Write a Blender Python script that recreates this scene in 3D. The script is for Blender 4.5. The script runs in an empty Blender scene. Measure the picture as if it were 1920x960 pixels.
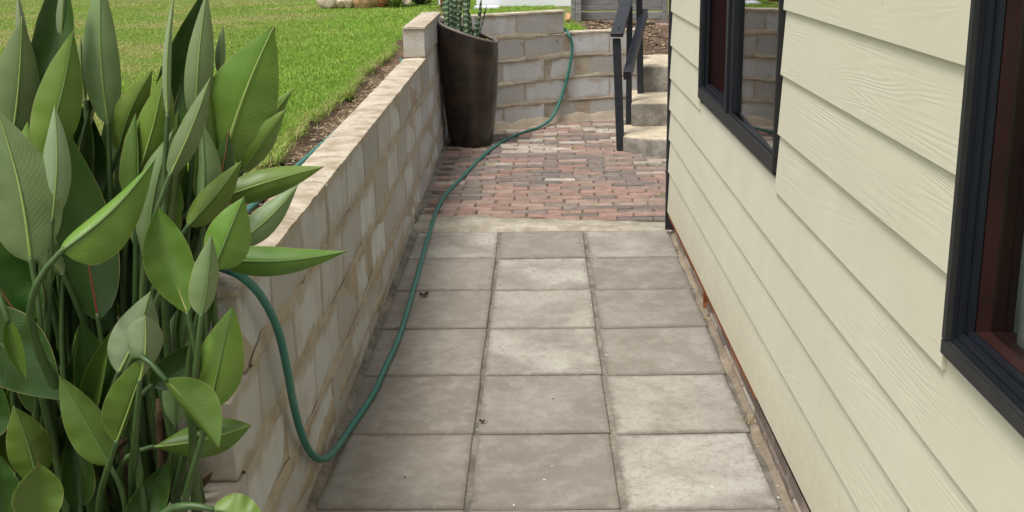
import bpy, bmesh, math, random
import numpy as np
from mathutils import Vector, Matrix
R = math.radians
random.seed(7)
rng = np.random.default_rng(11)
sc = bpy.context.scene
col = sc.collection

# ------------------------------------------------------------------ camera
F = 2150.0
CAM_H = 1.6990
RT = Vector((0.99965453, 0.01789971, -0.01924615))
UP = Vector((0.01365288, 0.27207559, 0.96217902))
FW = Vector((-0.02245913, 0.96210939, -0.27173721))
cd = bpy.data.cameras.new('camera')
cam = bpy.data.objects.new('camera', cd)
col.objects.link(cam)
cam.matrix_world = Matrix(((RT.x, UP.x, -FW.x, 0), (RT.y, UP.y, -FW.y, 0),
                           (RT.z, UP.z, -FW.z, CAM_H), (0, 0, 0, 1)))
cd.sensor_width = 36
cd.lens = 36 * F / 1920
cd.clip_start = 0.05
cd.clip_end = 1000
sc.camera = cam

# ------------------------------------------------------------------ world, sun
SUN_EL, SUN_AZ = R(64), R(-135)          # azimuth from +Y towards +X
w = bpy.data.worlds.new('World')
sc.world = w
w.use_nodes = True
nt = w.node_tree
sky = nt.nodes.new('ShaderNodeTexSky')
sky.sky_type = 'NISHITA'
sky.sun_disc = False
sky.sun_elevation = SUN_EL
sky.sun_rotation = SUN_AZ
sky.air_density = 1.0
sky.dust_density = 4.0
sky.ozone_density = 1.0
hs = nt.nodes.new('ShaderNodeHueSaturation')
hs.inputs['Saturation'].default_value = 0.28
nt.links.new(sky.outputs[0], hs.inputs['Color'])
bg = nt.nodes['Background']
nt.links.new(hs.outputs[0], bg.inputs[0])
bg.inputs[1].default_value = 0.12
sd = bpy.data.lights.new('sun', 'SUN')
sd.energy = 1.4
sd.angle = R(16)
sd.color = (1.0, 0.97, 0.92)
sun = bpy.data.objects.new('sun', sd)
col.objects.link(sun)
sdir = Vector((math.sin(SUN_AZ) * math.cos(SUN_EL), math.cos(SUN_AZ) * math.cos(SUN_EL), math.sin(SUN_EL)))
sun.rotation_euler = sdir.to_track_quat('Z', 'Y').to_euler()
sc.view_settings.view_transform = 'Standard'
sc.view_settings.look = 'None'
sc.view_settings.gamma = 1
sc.view_settings.exposure = 0.74

# ------------------------------------------------------------------ helpers
def ray(u, v):
    return RT * ((u - 960) / F) - UP * ((v - 480) / F) + FW

def at(u, v, Y):                          # photo pixel at a given distance along the path
    d = ray(u, v)
    return Vector((0, 0, CAM_H)) + d * (Y / d.y)

GA, GB, GY = -0.00586, 0.018656, 6.5524   # the path rises gently away from the camera
def gz(x, y):
    return GA * x + GB * (y - GY)

def on_ground(u, v, dz=0):
    d = ray(u, v)
    t = (CAM_H + GB * GY - dz) / (-(d.z - GA * d.x - GB * d.y))
    return Vector((0, 0, CAM_H)) + d * t

def tag(o, label=None, cat=None, group=None, kind=None):
    if label: o['label'] = label
    if cat: o['category'] = cat
    if group: o['group'] = group
    if kind: o['kind'] = kind
    return o

def empty(name, loc=(0, 0, 0), rz=0):
    o = bpy.data.objects.new(name, None)
    o.empty_display_size = 0.1
    col.objects.link(o)
    o.location = loc
    o.rotation_euler.z = rz
    return o

def link(name, me, parent=None, loc=None, rot=None, scale=None):
    o = bpy.data.objects.new(name, me)
    col.objects.link(o)
    if parent: o.parent = parent
    if loc is not None: o.location = loc
    if rot is not None: o.rotation_euler = rot
    if scale is not None: o.scale = scale
    return o

def mesh(name, verts, faces, mats=(), smooth=False, uvs=None, fm=None):
    me = bpy.data.meshes.new(name)
    me.from_pydata([tuple(v) for v in verts], [], faces)
    for m in (mats if isinstance(mats, (list, tuple)) else [mats]):
        me.materials.append(m)
    if smooth:
        me.polygons.foreach_set('use_smooth', [True] * len(me.polygons))
    if fm:
        me.polygons.foreach_set('material_index', fm)
    if uvs:
        l = me.uv_layers.new(name='UVMap')
        for p in me.polygons:
            for li in p.loop_indices:
                l.data[li].uv = uvs[me.loops[li].vertex_index]
    me.update()
    return me

def chamfer_box(sx, sy, sz, c, jit=0, rnd=None):
    """bevelled box, centre at origin: 24 vertices"""
    hx, hy, hz = sx / 2, sy / 2, sz / 2
    bm = bmesh.new()
    bmesh.ops.create_cube(bm, size=1)
    for v in bm.verts:
        v.co = Vector((v.co.x * sx, v.co.y * sy, v.co.z * sz))
        if jit:
            v.co += Vector((rnd.uniform(-jit, jit), rnd.uniform(-jit, jit), rnd.uniform(-jit, jit) * .5))
    bmesh.ops.bevel(bm, geom=bm.edges[:], offset=c, segments=1, affect='EDGES')
    return bm

def bm_mesh(bm, name, mats, smooth=False):
    me = bpy.data.meshes.new(name)
    bm.normal_update()
    bm.to_mesh(me)
    bm.free()
    for m in (mats if isinstance(mats, (list, tuple)) else [mats]):
        me.materials.append(m)
    if smooth:
        me.polygons.foreach_set('use_smooth', [True] * len(me.polygons))
    return me

def box_bm(bm, x0, x1, y0, y1, z0, z1):
    vs = [bm.verts.new(p) for p in ((x0, y0, z0), (x1, y0, z0), (x1, y1, z0), (x0, y1, z0),
                                    (x0, y0, z1), (x1, y0, z1), (x1, y1, z1), (x0, y1, z1))]
    for f in ((0, 3, 2, 1), (4, 5, 6, 7), (0, 1, 5, 4), (1, 2, 6, 5), (2, 3, 7, 6), (3, 0, 4, 7)):
        bm.faces.new([vs[i] for i in f])

def boxes(name, lst, mat, parent=None, bevel=0):
    bm = bmesh.new()
    for b in lst: box_bm(bm, *b)
    if bevel:
        bmesh.ops.bevel(bm, geom=bm.edges[:], offset=bevel, segments=2, affect='EDGES')
    return link(name, bm_mesh(bm, name, mat), parent)

def tube_data(pts, radii, n=10, caps=True):
    pts = [Vector(p) for p in pts]
    verts, faces = [], []
    t0 = (pts[1] - pts[0]).normalized()
    ref = Vector((0, 0, 1)) if abs(t0.z) < .9 else Vector((1, 0, 0))
    nrm = (ref - t0 * ref.dot(t0)).normalized()
    for i, p in enumerate(pts):
        t = (pts[min(i + 1, len(pts) - 1)] - pts[max(i - 1, 0)]).normalized()
        nrm = (nrm - t * nrm.dot(t)).normalized()
        b = t.cross(nrm)
        r = radii[i] if hasattr(radii, '__len__') else radii
        for k in range(n):
            a = 2 * math.pi * k / n
            verts.append(p + (nrm * math.cos(a) + b * math.sin(a)) * r)
    for i in range(len(pts) - 1):
        for k in range(n):
            a, b2 = i * n + k, i * n + (k + 1) % n
            faces.append((a, b2, b2 + n, a + n))
    if caps:
        faces.append(tuple(range(n - 1, -1, -1)))
        faces.append(tuple(range((len(pts) - 1) * n, len(pts) * n)))
    return verts, faces

def spline(pts, per=10):
    pts = [Vector(p) for p in pts]
    P = [pts[0] * 2 - pts[1]] + pts + [pts[-1] * 2 - pts[-2]]
    out = []
    for i in range(1, len(P) - 2):
        for k in range(per):
            t = k / per
            a, b, c, d = P[i - 1], P[i], P[i + 1], P[i + 2]
            out.append(0.5 * ((2 * b) + (c - a) * t + (2 * a - 5 * b + 4 * c - d) * t * t + (3 * b - a - 3 * c + d) * t ** 3))
    out.append(pts[-1])
    return out

# ------------------------------------------------------------------ materials
class NM:
    """small node-material writer"""
    def __init__(s, name, rough=.8, spec=.3):
        s.m = bpy.data.materials.new(name)
        s.m.use_nodes = True
        s.t = s.m.node_tree
        s.b = s.t.nodes['Principled BSDF']
        s.b.inputs['Roughness'].default_value = rough
        s.b.inputs['Specular IOR Level'].default_value = spec
    def n(s, typ, **kw):
        o = s.t.nodes.new('ShaderNode' + typ)
        for k, v in kw.items(): setattr(o, k, v)
        return o
    def l(s, a, b): s.t.links.new(a, b)
    def coord(s, kind='Object', scale=(1, 1, 1), rnd=0):
        tc = s.n('TexCoord')
        mp = s.n('Mapping')
        mp.inputs['Scale'].default_value = scale
        s.l(tc.outputs[kind], mp.inputs['Vector'])
        out = mp.outputs[0]
        if rnd:
            oi = s.n('ObjectInfo')
            ml = s.n('Math', operation='MULTIPLY')
            ml.inputs[1].default_value = rnd
            s.l(oi.outputs['Random'], ml.inputs[0])
            ad = s.n('VectorMath', operation='ADD')
            s.l(out, ad.inputs[0]); s.l(ml.outputs[0], ad.inputs[1])
            out = ad.outputs[0]
        return out
    def noise(s, vec, scale, detail=6, rough=.6, dist=0):
        o = s.n('TexNoise')
        o.inputs['Scale'].default_value = scale
        o.inputs['Detail'].default_value = detail
        o.inputs['Roughness'].default_value = rough
        o.inputs['Distortion'].default_value = dist
        s.l(vec, o.inputs['Vector'])
        return o.outputs[0]
    def ramp(s, fac, stops, interp='LINEAR'):
        o = s.n('ValToRGB')
        o.color_ramp.interpolation = interp
        e = o.color_ramp.elements
        while len(e) < len(stops): e.new(.5)
        for k, (p, c) in enumerate(stops):
            e[k].position = p
            e[k].color = (c, c, c, 1) if isinstance(c, (int, float)) else (*c, 1)
        s.l(fac, o.inputs[0])
        return o.outputs[0]
    def mix(s, fac, a, b, mode='MIX'):
        o = s.n('Mix', data_type='RGBA', blend_type=mode)
        for sock, v in ((o.inputs[0], fac), (o.inputs[6], a), (o.inputs[7], b)):
            if isinstance(v, (int, float)): sock.default_value = v
            elif isinstance(v, tuple): sock.default_value = (*v, 1)
            else: s.l(v, sock)
        return o.outputs[2]
    def math(s, op, a, b=None):
        o = s.n('Math', operation=op)
        for i, v in enumerate((a, b)):
            if v is None: continue
            if isinstance(v, (int, float)): o.inputs[i].default_value = v
            else: s.l(v, o.inputs[i])
        return o.outputs[0]
    def rand(s):
        return s.n('ObjectInfo').outputs['Random']
    def color(s, c):
        if isinstance(c, tuple): s.b.inputs['Base Color'].default_value = (*c, 1)
        else: s.l(c, s.b.inputs['Base Color'])
        return s
    def bump(s, h, dist=.003, strength=.8, prev=None):
        o = s.n('Bump')
        o.inputs['Distance'].default_value = dist
        o.inputs['Strength'].default_value = strength
        s.l(h, o.inputs['Height'])
        s.l(o.outputs[0], s.b.inputs['Normal'])
        return s

def edge_mask(m, axes, inset):
    """1 near the rim of a piece (generated coordinates), broken up by noise"""
    g = m.coord('Generated')
    sep = m.n('SeparateXYZ')
    m.l(g, sep.inputs[0])
    best = None
    for a, sc_ in axes:
        d = m.math('ABSOLUTE', m.math('SUBTRACT', sep.outputs[a], .5))
        d = m.math('MULTIPLY', m.math('SUBTRACT', .5, d), sc_)
        best = d if best is None else m.math('MINIMUM', best, d)
    return best

def mat_paver():
    m = NM('paver_concrete', .88, .25)
    v = m.coord('Object', rnd=37)
    big = m.noise(v, 3.2, 5, .6, .4)
    mid = m.noise(v, 11, 8, .7)
    fine = m.noise(v, 120, 5, .75)
    rc = m.ramp(m.rand(), [(0, (.20, .18, .153)), (.35, (.295, .27, .23)), (.65, (.375, .35, .302)), (1, (.46, .435, .38))])
    c = m.mix(m.ramp(big, [(.36, .9), (.6, 0.)]), rc, (.215, .188, .155))
    sml = m.noise(v, 38, 6, .75)
    c = m.mix(m.ramp(sml, [(.36, .55), (.5, 0)]), c, (.22, .18, .14))
    c = m.mix(m.ramp(mid, [(.45, 0), (.72, .5)]), c, (.43, .40, .345))
    c = m.mix(m.ramp(fine, [(.3, .55), (.5, 0)]), c, (.19, .165, .135))
    c = m.mix(m.ramp(fine, [(.66, 0), (.76, .6)]), c, (.58, .55, .48))
    e = edge_mask(m, ((0, .5), (1, .54)), .05)
    wob = m.noise(v, 26, 5, .7)
    e2 = m.math('ADD', e, m.math('MULTIPLY', m.math('SUBTRACT', wob, .5), .08))
    c = m.mix(m.ramp(e2, [(.0, .75), (.026, 0.)]), c, (.17, .145, .115))
    m.color(c)
    m.bump(m.math('ADD', m.math('MULTIPLY', mid, .6), m.math('MULTIPLY', fine, .5)), .004, .55)
    return m.m

def mat_mortar(name='mortar_bed', a=(.30, .265, .215), b=(.13, .115, .095), light=(.42, .385, .33)):
    m = NM(name, .95, .15)
    v = m.coord('Object')
    n1 = m.noise(v, 7, 6, .65)
    n2 = m.noise(v, 60, 6, .75)
    c = m.mix(m.ramp(n1, [(.38, 0), (.62, 1)]), b, a)
    c = m.mix(m.ramp(n2, [(.35, .8), (.5, 0)]), c, b)
    c = m.mix(m.ramp(n2, [(.62, 0), (.75, .8)]), c, light)
    m.color(c)
    m.bump(m.math('ADD', n1, n2), .008, .8)
    return m.m

def mat_block(name='concrete_block', smear=(.42, .365, .285)):
    m = NM(name, .92, .2)
    v = m.coord('Object', rnd=29)
    big = m.noise(v, 4, 5, .6, .5)
    mid = m.noise(v, 16, 7, .7)
    fine = m.noise(v, 150, 4, .8)
    rc = m.ramp(m.rand(), [(0, (.38, .365, .335)), (.3, (.475, .47, .445)), (.7, (.55, .555, .54)), (1, (.61, .615, .605))])
    c = m.mix(m.ramp(big, [(.32, .5), (.56, 0)]), rc, (.40, .345, .27))
    c = m.mix(m.ramp(mid, [(.55, 0), (.75, .5)]), c, (.64, .62, .57))
    # mortar smeared over the rim of each block
    e = m.math('MINIMUM', edge_mask(m, ((2, .21),), 0), m.math('ADD', edge_mask(m, ((1, .45),), 0), .022))
    e2 = m.math('ADD', e, m.math('MULTIPLY', m.math('SUBTRACT', m.noise(v, 7, 6, .65), .5), .20))
    c = m.mix(m.ramp(e2, [(.012, .85), (.05, 0)]), c, smear)
    # rain streaks running down
    vs = m.coord('Object', (14, 14, .9), rnd=11)
    st = m.noise(vs, 1.1, 5, .6)
    c = m.mix(m.ramp(st, [(.55, 0), (.72, .3)]), c, (.30, .265, .21))
    c = m.mix(m.ramp(fine, [(.26, .7), (.4, 0)]), c, (.22, .19, .15))
    m.color(c)
    m.bump(m.math('ADD', m.math('MULTIPLY', mid, .8), m.math('MULTIPLY', fine, .6)), .010, .85)
    return m.m

def mat_brick(name, cols, dirt=(.16, .125, .10)):
    m = NM(name, .9, .2)
    v = m.coord('Object', rnd=53)
    rc = m.ramp(m.rand(), [(i / max(1, len(cols) - 1), c) for i, c in enumerate(cols)])
    n1 = m.noise(v, 14, 6, .7)
    n2 = m.noise(v, 90, 5, .75)
    c = m.mix(m.ramp(n1, [(.36, .7), (.56, 0)]), rc, dirt)
    c = m.mix(m.ramp(n1, [(.58, 0), (.75, .6)]), c, (.50, .44, .37))
    c = m.mix(m.ramp(n2, [(.3, .5), (.48, 0)]), c, dirt)
    m.color(c)
    m.bump(m.math('ADD', n1, n2), .006, .7)
    return m.m

def mat_siding():
    m = NM('painted_siding', .62, .3)
    # cathedral grain pressed into the boards: contour lines of a stretched field
    v = m.coord('Object', (1, .42, 7.5), rnd=91)
    f = m.noise(v, 1.25, 2.0, .45, .2)
    g = m.math('SINE', m.math('MULTIPLY', f, 165))
    v2 = m.coord('Object', (1, 1.4, 60), rnd=17)
    f2 = m.noise(v2, 2.5, 4, .6)
    patch = m.ramp(m.noise(m.coord('Object', (1, .9, 2.5), rnd=33), 2.2, 3), [(.42, .0), (.68, 1)])
    hgt = m.math('ADD', m.math('MULTIPLY', m.math('MULTIPLY', g, patch), .5), m.math('MULTIPLY', f2, .5))
    d = m.noise(m.coord('Object', (1, 1, 1)), 2.5, 6, .65)
    c = m.mix(m.ramp(d, [(.35, 0), (.7, 1)]), (.61, .585, .445), (.655, .63, .485))
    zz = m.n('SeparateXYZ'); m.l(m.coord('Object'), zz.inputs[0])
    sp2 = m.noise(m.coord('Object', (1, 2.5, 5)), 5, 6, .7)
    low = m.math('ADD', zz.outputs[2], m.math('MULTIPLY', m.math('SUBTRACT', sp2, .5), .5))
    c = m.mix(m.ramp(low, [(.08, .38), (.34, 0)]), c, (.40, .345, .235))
    sp = m.noise(m.coord('Object', (1, 1, 1)), 55, 2, .5)
    c = m.mix(m.ramp(sp, [(.20, .75), (.245, 0)]), c, (.30, .27, .19))
    m.color(c)
    m.bump(hgt, .0008, .5)
    return m.m

def mat_plain(name, c, rough=.5, spec=.4, var=.25, scale=20, bump=.0):
    m = NM(name, rough, spec)
    v = m.coord('Object')
    n1 = m.noise(v, scale, 6, .65)
    c2 = tuple(x * (1 - var) for x in c)
    c3 = tuple(min(1, x * (1 + var)) for x in c)
    m.color(m.mix(m.ramp(n1, [(.3, 0), (.7, 1)]), c2, c3))
    if bump: m.bump(n1, bump, .7)
    return m.m

def mat_leaf(name, a, b, vein, rough=.42, veins=26, amount=.35, trans=.30):
    m = NM(name, rough, .45)
    tc = m.n('TexCoord')
    sep = m.n('SeparateXYZ')
    m.l(tc.outputs['UV'], sep.inputs[0])
    au = m.math('ABSOLUTE', m.math('SUBTRACT', sep.outputs[0], .5))
    ph = m.math('SUBTRACT', sep.outputs[1], m.math('MULTIPLY', au, .45))
    vn = m.noise(m.coord('UV', (.6, 5, 1), rnd=13), 3, 3, .6)
    ph = m.math('ADD', ph, m.math('MULTIPLY', vn, .05))
    st = m.math('SINE', m.math('MULTIPLY', ph, veins * 6.283))
    st2 = m.math('SINE', m.math('MULTIPLY', ph, veins * 3.1 * 6.283))
    nv = m.noise(m.coord('Object', rnd=21), 7, 5, .6)
    base = m.mix(m.ramp(nv, [(.3, 0), (.7, 1)]), a, b)
    hsv = m.n('HueSaturation')
    rr = m.rand()
    m.l(m.math('ADD', .82, m.math('MULTIPLY', rr, .36)), hsv.inputs['Value'])
    m.l(m.math('ADD', .485, m.math('MULTIPLY', rr, .03)), hsv.inputs['Hue'])
    m.l(base, hsv.inputs['Color'])
    blot = m.noise(m.coord('Object', rnd=5), 2.6, 4, .6)
    cc = m.mix(m.ramp(blot, [(.40, 0), (.66, .55)]), hsv.outputs[0], vein)
    c = m.mix(m.math('MULTIPLY', m.ramp(st, [(.55, 0), (1, 1)]), m.math('MULTIPLY', m.ramp(vn, [(.35, .15), (.65, 1)]), amount)), cc, vein)
    nb = m.noise(m.coord('Object', rnd=61), 16, 5, .7)
    bm_e = m.math('ADD', au, m.math('MULTIPLY', m.math('SUBTRACT', nb, .62), .30))
    c = m.mix(m.ramp(bm_e, [(.485, 0), (.515, .75)]), c, (.20, .12, .045))
    ed = m.math('ADD', au, m.math('MULTIPLY', m.math('SUBTRACT', nv, .5), .012))
    c = m.mix(m.ramp(ed, [(.486, 0), (.494, .8)]), c, (.38, .33, .13))
    tipm = m.math('ADD', sep.outputs[1], m.math('MULTIPLY', m.math('SUBTRACT', nv, .5), .03))
    c = m.mix(m.ramp(tipm, [(.955, 0), (.985, .85)]), c, (.17, .075, .03))
    m.color(c)
    m.bump(m.math('ADD', st, m.math('MULTIPLY', st2, .35)), .0004, .25)
    tr = m.n('BsdfTranslucent')
    m.l(m.mix(.5, c, (.22, .34, .04)), tr.inputs[0])
    mx = m.n('MixShader')
    mx.inputs[0].default_value = trans
    m.l(m.b.outputs[0], mx.inputs[1]); m.l(tr.outputs[0], mx.inputs[2])
    out = m.t.nodes['Material Output']
    m.l(mx.outputs[0], out.inputs[0])
    return m.m

def mat_glass():
    m = NM('window_glass', .02, .5)
    t = m.t
    gl = m.n('BsdfGlossy'); gl.inputs['Roughness'].default_value = .012
    tp = m.n('BsdfTransparent'); tp.inputs[0].default_value = (.86, .9, .88, 1)
    lw = m.n('LayerWeight'); lw.inputs['Blend'].default_value = .5
    fr = m.math('ADD', .08, m.math('MULTIPLY', m.math('POWER', lw.outputs['Facing'], 5), .955))
    mx = m.n('MixShader')
    m.l(fr, mx.inputs[0]); m.l(tp.outputs[0], mx.inputs[1]); m.l(gl.outputs[0], mx.inputs[2])
    m.l(mx.outputs[0], t.nodes['Material Output'].inputs[0])
    return m.m

M = {}
M['paver'] = mat_paver()
M['bed'] = mat_mortar()
M['brickbed'] = mat_mortar('brick_joint_sand', (.22, .18, .135), (.09, .075, .06), (.40, .35, .28))
M['strip'] = mat_mortar('concrete_strip', (.49, .445, .35), (.30, .265, .205), (.58, .54, .45))
M['block'] = mat_block()
M['mortar'] = mat_mortar('wall_mortar', (.47, .40, .305), (.35, .29, .215), (.55, .495, .41))
M['cap'] = mat_mortar('weathered_cap', (.60, .53, .42), (.36, .29, .20), (.70, .655, .57))
M['brick_red'] = mat_brick('brick_red', [(.27, .165, .13), (.36, .225, .18), (.30, .21, .17), (.40, .29, .24)], (.19, .15, .12))
M['brick_dark'] = mat_brick('brick_dark', [(.20, .16, .135), (.27, .215, .18), (.18, .155, .14)], (.13, .11, .095))
M['brick_pale'] = mat_brick('brick_pale', [(.42, .36, .29), (.50, .45, .38), (.40, .31, .25)], (.24, .195, .15))
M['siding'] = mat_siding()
M['alu'] = mat_plain('black_aluminium', (.006, .008, .013), .45, .5, .25, 8)
M['alu2'] = mat_plain('lit_black_aluminium', (.024, .024, .024), .5, .4, .25, 8)  # paler copy of the black aluminium, light on the window flange put into its colour
M['trim'] = mat_plain('black_trim', (.022, .022, .027), .6, .35, .3, 15, .001)
M['blackwood'] = mat_plain('black_painted_timber', (.022, .024, .030), .5, .4, .3, 25, .001)
M['redwood'] = mat_plain('red_brown_wood', (.026, .0085, .007), .5, .3, .3, 12)
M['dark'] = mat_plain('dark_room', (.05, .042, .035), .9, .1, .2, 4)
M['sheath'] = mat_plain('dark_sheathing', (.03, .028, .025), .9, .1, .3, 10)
M['glass'] = mat_glass()
M['curtain'] = mat_plain('white_net_curtain', (.72, .72, .70), .9, .1, .08, 200)
M['soil'] = mat_mortar('garden_soil', (.22, .145, .095), (.085, .058, .04), (.33, .24, .165))
M['lawnsoil'] = mat_mortar('lawn_thatch', (.17, .20, .05), (.12, .14, .035), (.30, .28, .10))
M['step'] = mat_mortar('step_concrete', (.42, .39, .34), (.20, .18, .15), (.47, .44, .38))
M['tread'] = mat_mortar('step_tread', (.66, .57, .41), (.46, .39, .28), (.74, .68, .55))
M['white'] = mat_plain('white_render', (.72, .73, .74), .8, .2, .06, 3)
M['terracotta'] = mat_plain('terracotta', (.42, .15, .07), .8, .2, .25, 12)
M['rock'] = mat_plain('sandstone', (.46, .29, .15), .9, .2, .5, 5, .02)
M['rockpale'] = mat_plain('pale_sandstone', (.60, .50, .38), .9, .2, .35, 6, .02)
M['dry'] = mat_plain('dry_leaf', (.075, .045, .026), .8, .2, .5, 60)
M['straw'] = mat_plain('straw', (.42, .34, .20), .8, .2, .35, 60)

def mat_greywood():
    m = NM('weathered_grey_timber', .9, .15)
    v = m.coord('Object', (1.2, 1, 14), rnd=41)
    n1 = m.noise(v, 3, 7, .7, .3)
    c = m.ramp(n1, [(.3, (.12, .115, .11)), (.55, (.24, .235, .225)), (.8, (.34, .335, .32))])
    m.color(m.mix(m.math('MULTIPLY', m.rand(), .4), c, (.16, .15, .14)))
    m.bump(n1, .004, .8)
    return m.m
M['greywood'] = mat_greywood()

def mat_hose():
    m = NM('green_hose', .45, .45)
    tc = m.n('TexCoord'); sep = m.n('SeparateXYZ')
    m.l(tc.outputs['UV'], sep.inputs[0])
    a = m.math('SINE', m.math('ADD', m.math('MULTIPLY', sep.outputs[0], 6.283 * 8), m.math('MULTIPLY', sep.outputs[1], 700)))
    b = m.math('SINE', m.math('SUBTRACT', m.math('MULTIPLY', sep.outputs[0], 6.283 * 8), m.math('MULTIPLY', sep.outputs[1], 700)))
    k = m.math('MAXIMUM', a, b)
    n1 = m.noise(m.coord('Object'), 9, 5, .6)
    c = m.mix(m.ramp(k, [(.5, 0), (1, .5)]), (.022, .15, .115), (.05, .24, .19))
    c = m.mix(m.ramp(n1, [(.5, 0), (.75, .35)]), c, (.16, .25, .20))
    m.color(c)
    m.bump(k, .0006, .5)
    return m.m
M['hose'] = mat_hose()

def mat_pot():
    m = NM('dark_glazed_pot', .3, .6)
    m.b.inputs['Coat Weight'].default_value = .15
    m.b.inputs['Coat Roughness'].default_value = .18
    v = m.coord('Object')
    n1 = m.noise(v, 5, 6, .65, .4)
    n2 = m.noise(v, 70, 4, .7)
    band = m.noise(m.coord('Object', (1, 1, 14)), 2.2, 4, .6)
    c = m.ramp(n1, [(.3, (.008, .006, .005)), (.52, (.018, .012, .009)), (.74, (.065, .034, .017))])
    c = m.mix(m.ramp(band, [(.52, 0), (.72, .4)]), c, (.06, .042, .03))
    c = m.mix(m.ramp(n2, [(.74, 0), (.79, .7)]), c, (.42, .38, .32))
    m.color(c)
    m.l(m.ramp(n1, [(.3, .2), (.7, .42)]), m.b.inputs['Roughness'])
    m.bump(m.math('ADD', band, m.math('MULTIPLY', n1, .5)), .003, .25)
    return m.m
M['pot'] = mat_pot()
M['potrim'] = mat_plain('worn_pot_rim', (.15, .125, .105), .5, .4, .3, 25)

def mat_snake():
    m = NM('banded_snake_leaf', .45, .4)
    tc = m.n('TexCoord'); sep = m.n('SeparateXYZ')
    m.l(tc.outputs['UV'], sep.inputs[0])
    nz = m.noise(m.coord('Object', (1, 1, .5), rnd=9), 38, 4, .7)
    ph = m.math('ADD', m.math('MULTIPLY', sep.outputs[1], 150), m.math('MULTIPLY', nz, 9))
    s = m.math('SINE', ph)
    c = m.mix(m.ramp(s, [(.45, 0), (.8, 1)]), (.045, .085, .04), (.27, .36, .22))
    m.color(c)
    return m.m
M['snake'] = mat_snake()

M['leaf_under'] = mat_leaf('leaf_underside', (.17, .26, .095), (.235, .335, .135), (.28, .38, .17), .38, 24, .10)
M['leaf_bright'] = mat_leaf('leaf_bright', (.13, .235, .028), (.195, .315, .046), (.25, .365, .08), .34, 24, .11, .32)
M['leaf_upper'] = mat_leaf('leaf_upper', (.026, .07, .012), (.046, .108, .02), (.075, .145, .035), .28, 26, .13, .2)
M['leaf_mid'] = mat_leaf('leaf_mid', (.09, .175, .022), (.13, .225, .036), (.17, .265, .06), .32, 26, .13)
M['leaf_pale'] = mat_leaf('leaf_pale', (.245, .325, .165), (.30, .385, .21), (.35, .43, .26), .45, 22, .13)
def mat_stalk(name, a, b):
    m = NM(name, .45, .4)
    v = m.coord('Object', (1, 1, .35), rnd=19)
    n1 = m.noise(v, 18, 5, .65)
    m.color(m.mix(m.ramp(n1, [(.35, 0), (.7, 1)]), a, b))
    return m.m
M['petiole'] = mat_stalk('petiole_green', (.030, .066, .016), (.075, .125, .038))
M['rib_pale'] = mat_stalk('rib_pale', (.22, .32, .07), (.30, .38, .11))
M['rib_yellow'] = mat_stalk('rib_yellow', (.42, .35, .09), (.46, .42, .16))
M['rib_red'] = mat_stalk('rib_red', (.33, .022, .025), (.36, .05, .04))
M['rib_brown'] = mat_stalk('rib_brown', (.24, .085, .04), (.30, .13, .05))
M['rib_green'] = mat_stalk('rib_green', (.09, .17, .04), (.13, .21, .06))

def mat_grass():
    m = NM('grass_blades', .55, .3)
    at_ = m.n('Attribute', attribute_name='tint')
    sep = m.n('SeparateColor')
    m.l(at_.outputs['Color'], sep.inputs[0])
    g = m.ramp(sep.outputs[0], [(0, (.13, .275, .018)), (.5, (.235, .44, .036)), (1, (.37, .57, .08))])
    c = m.mix(sep.outputs[1], g, (.50, .41, .19))
    m.color(c)
    tr = m.n('BsdfTranslucent')
    m.l(c, tr.inputs[0])
    mx = m.n('MixShader'); mx.inputs[0].default_value = .3
    m.l(m.b.outputs[0], mx.inputs[1]); m.l(tr.outputs[0], mx.inputs[2])
    m.l(mx.outputs[0], m.t.nodes['Material Output'].inputs[0])
    return m.m
M['grass'] = mat_grass()

# ------------------------------------------------------------------ the ground
WX = -0.755                                # face of the garden wall
WT = 0.15                                  # wall thickness
FARLINE = [(-.80, 9.46), (-.60, 9.58), (-.344, 9.76), (-.023, 9.97), (.262, 10.15), (.50, 10.24), (.74, 10.31), (.95, 10.36)]
def yfar(x):
    p = FARLINE
    if x <= p[0][0]: return p[0][1]
    for (a, b), (c, d) in zip(p, p[1:]):
        if x <= c: return b + (d - b) * (x - a) / (c - a)
    return p[-1][1]

def sm(a, b, t):
    t = max(0, min(1, (t - a) / (b - a)))
    return t * t * (3 - 2 * t)

def edge_x(y):                             # ragged edge of the turf beside the trench
    return -1.10 + .022 * math.sin(y * 3.1) + .015 * math.sin(y * 9.7 + 1) - .03 * sm(6, 9, y)

def zland(x, y):
    if x < -.88 or y < yfar(x):
        if x < -.85:
            z = .84
            t = sm(edge_x(y) - .02, edge_x(y) + .015, x)
            dip = .782 + .006 * math.sin(y * 7) + .22 * max(0, x + .99)
            z = z * (1 - t) + dip * t
        else:
            z = .78
        k = 1 - sm(2.35, 3.75, y)
        z = z * (1 - k) + (-.02) * k
    else:
        z = .815
    k = sm(.35, .95, x) * sm(10.1, 10.5, y)
    zm = .565 + (.75 - .565) * sm(10.55, 11.7, y)
    z = z * (1 - k) + zm * k
    return z

link('ground', mesh('ground', [(-150, -150, -.32), (150, -150, -.32), (150, 150, -.32), (-150, 150, -.32)], [(0, 1, 2, 3)], M['lawnsoil']))
tag(bpy.data.objects['ground'], 'flat garden ground around the house', 'ground', kind='structure')

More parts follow.
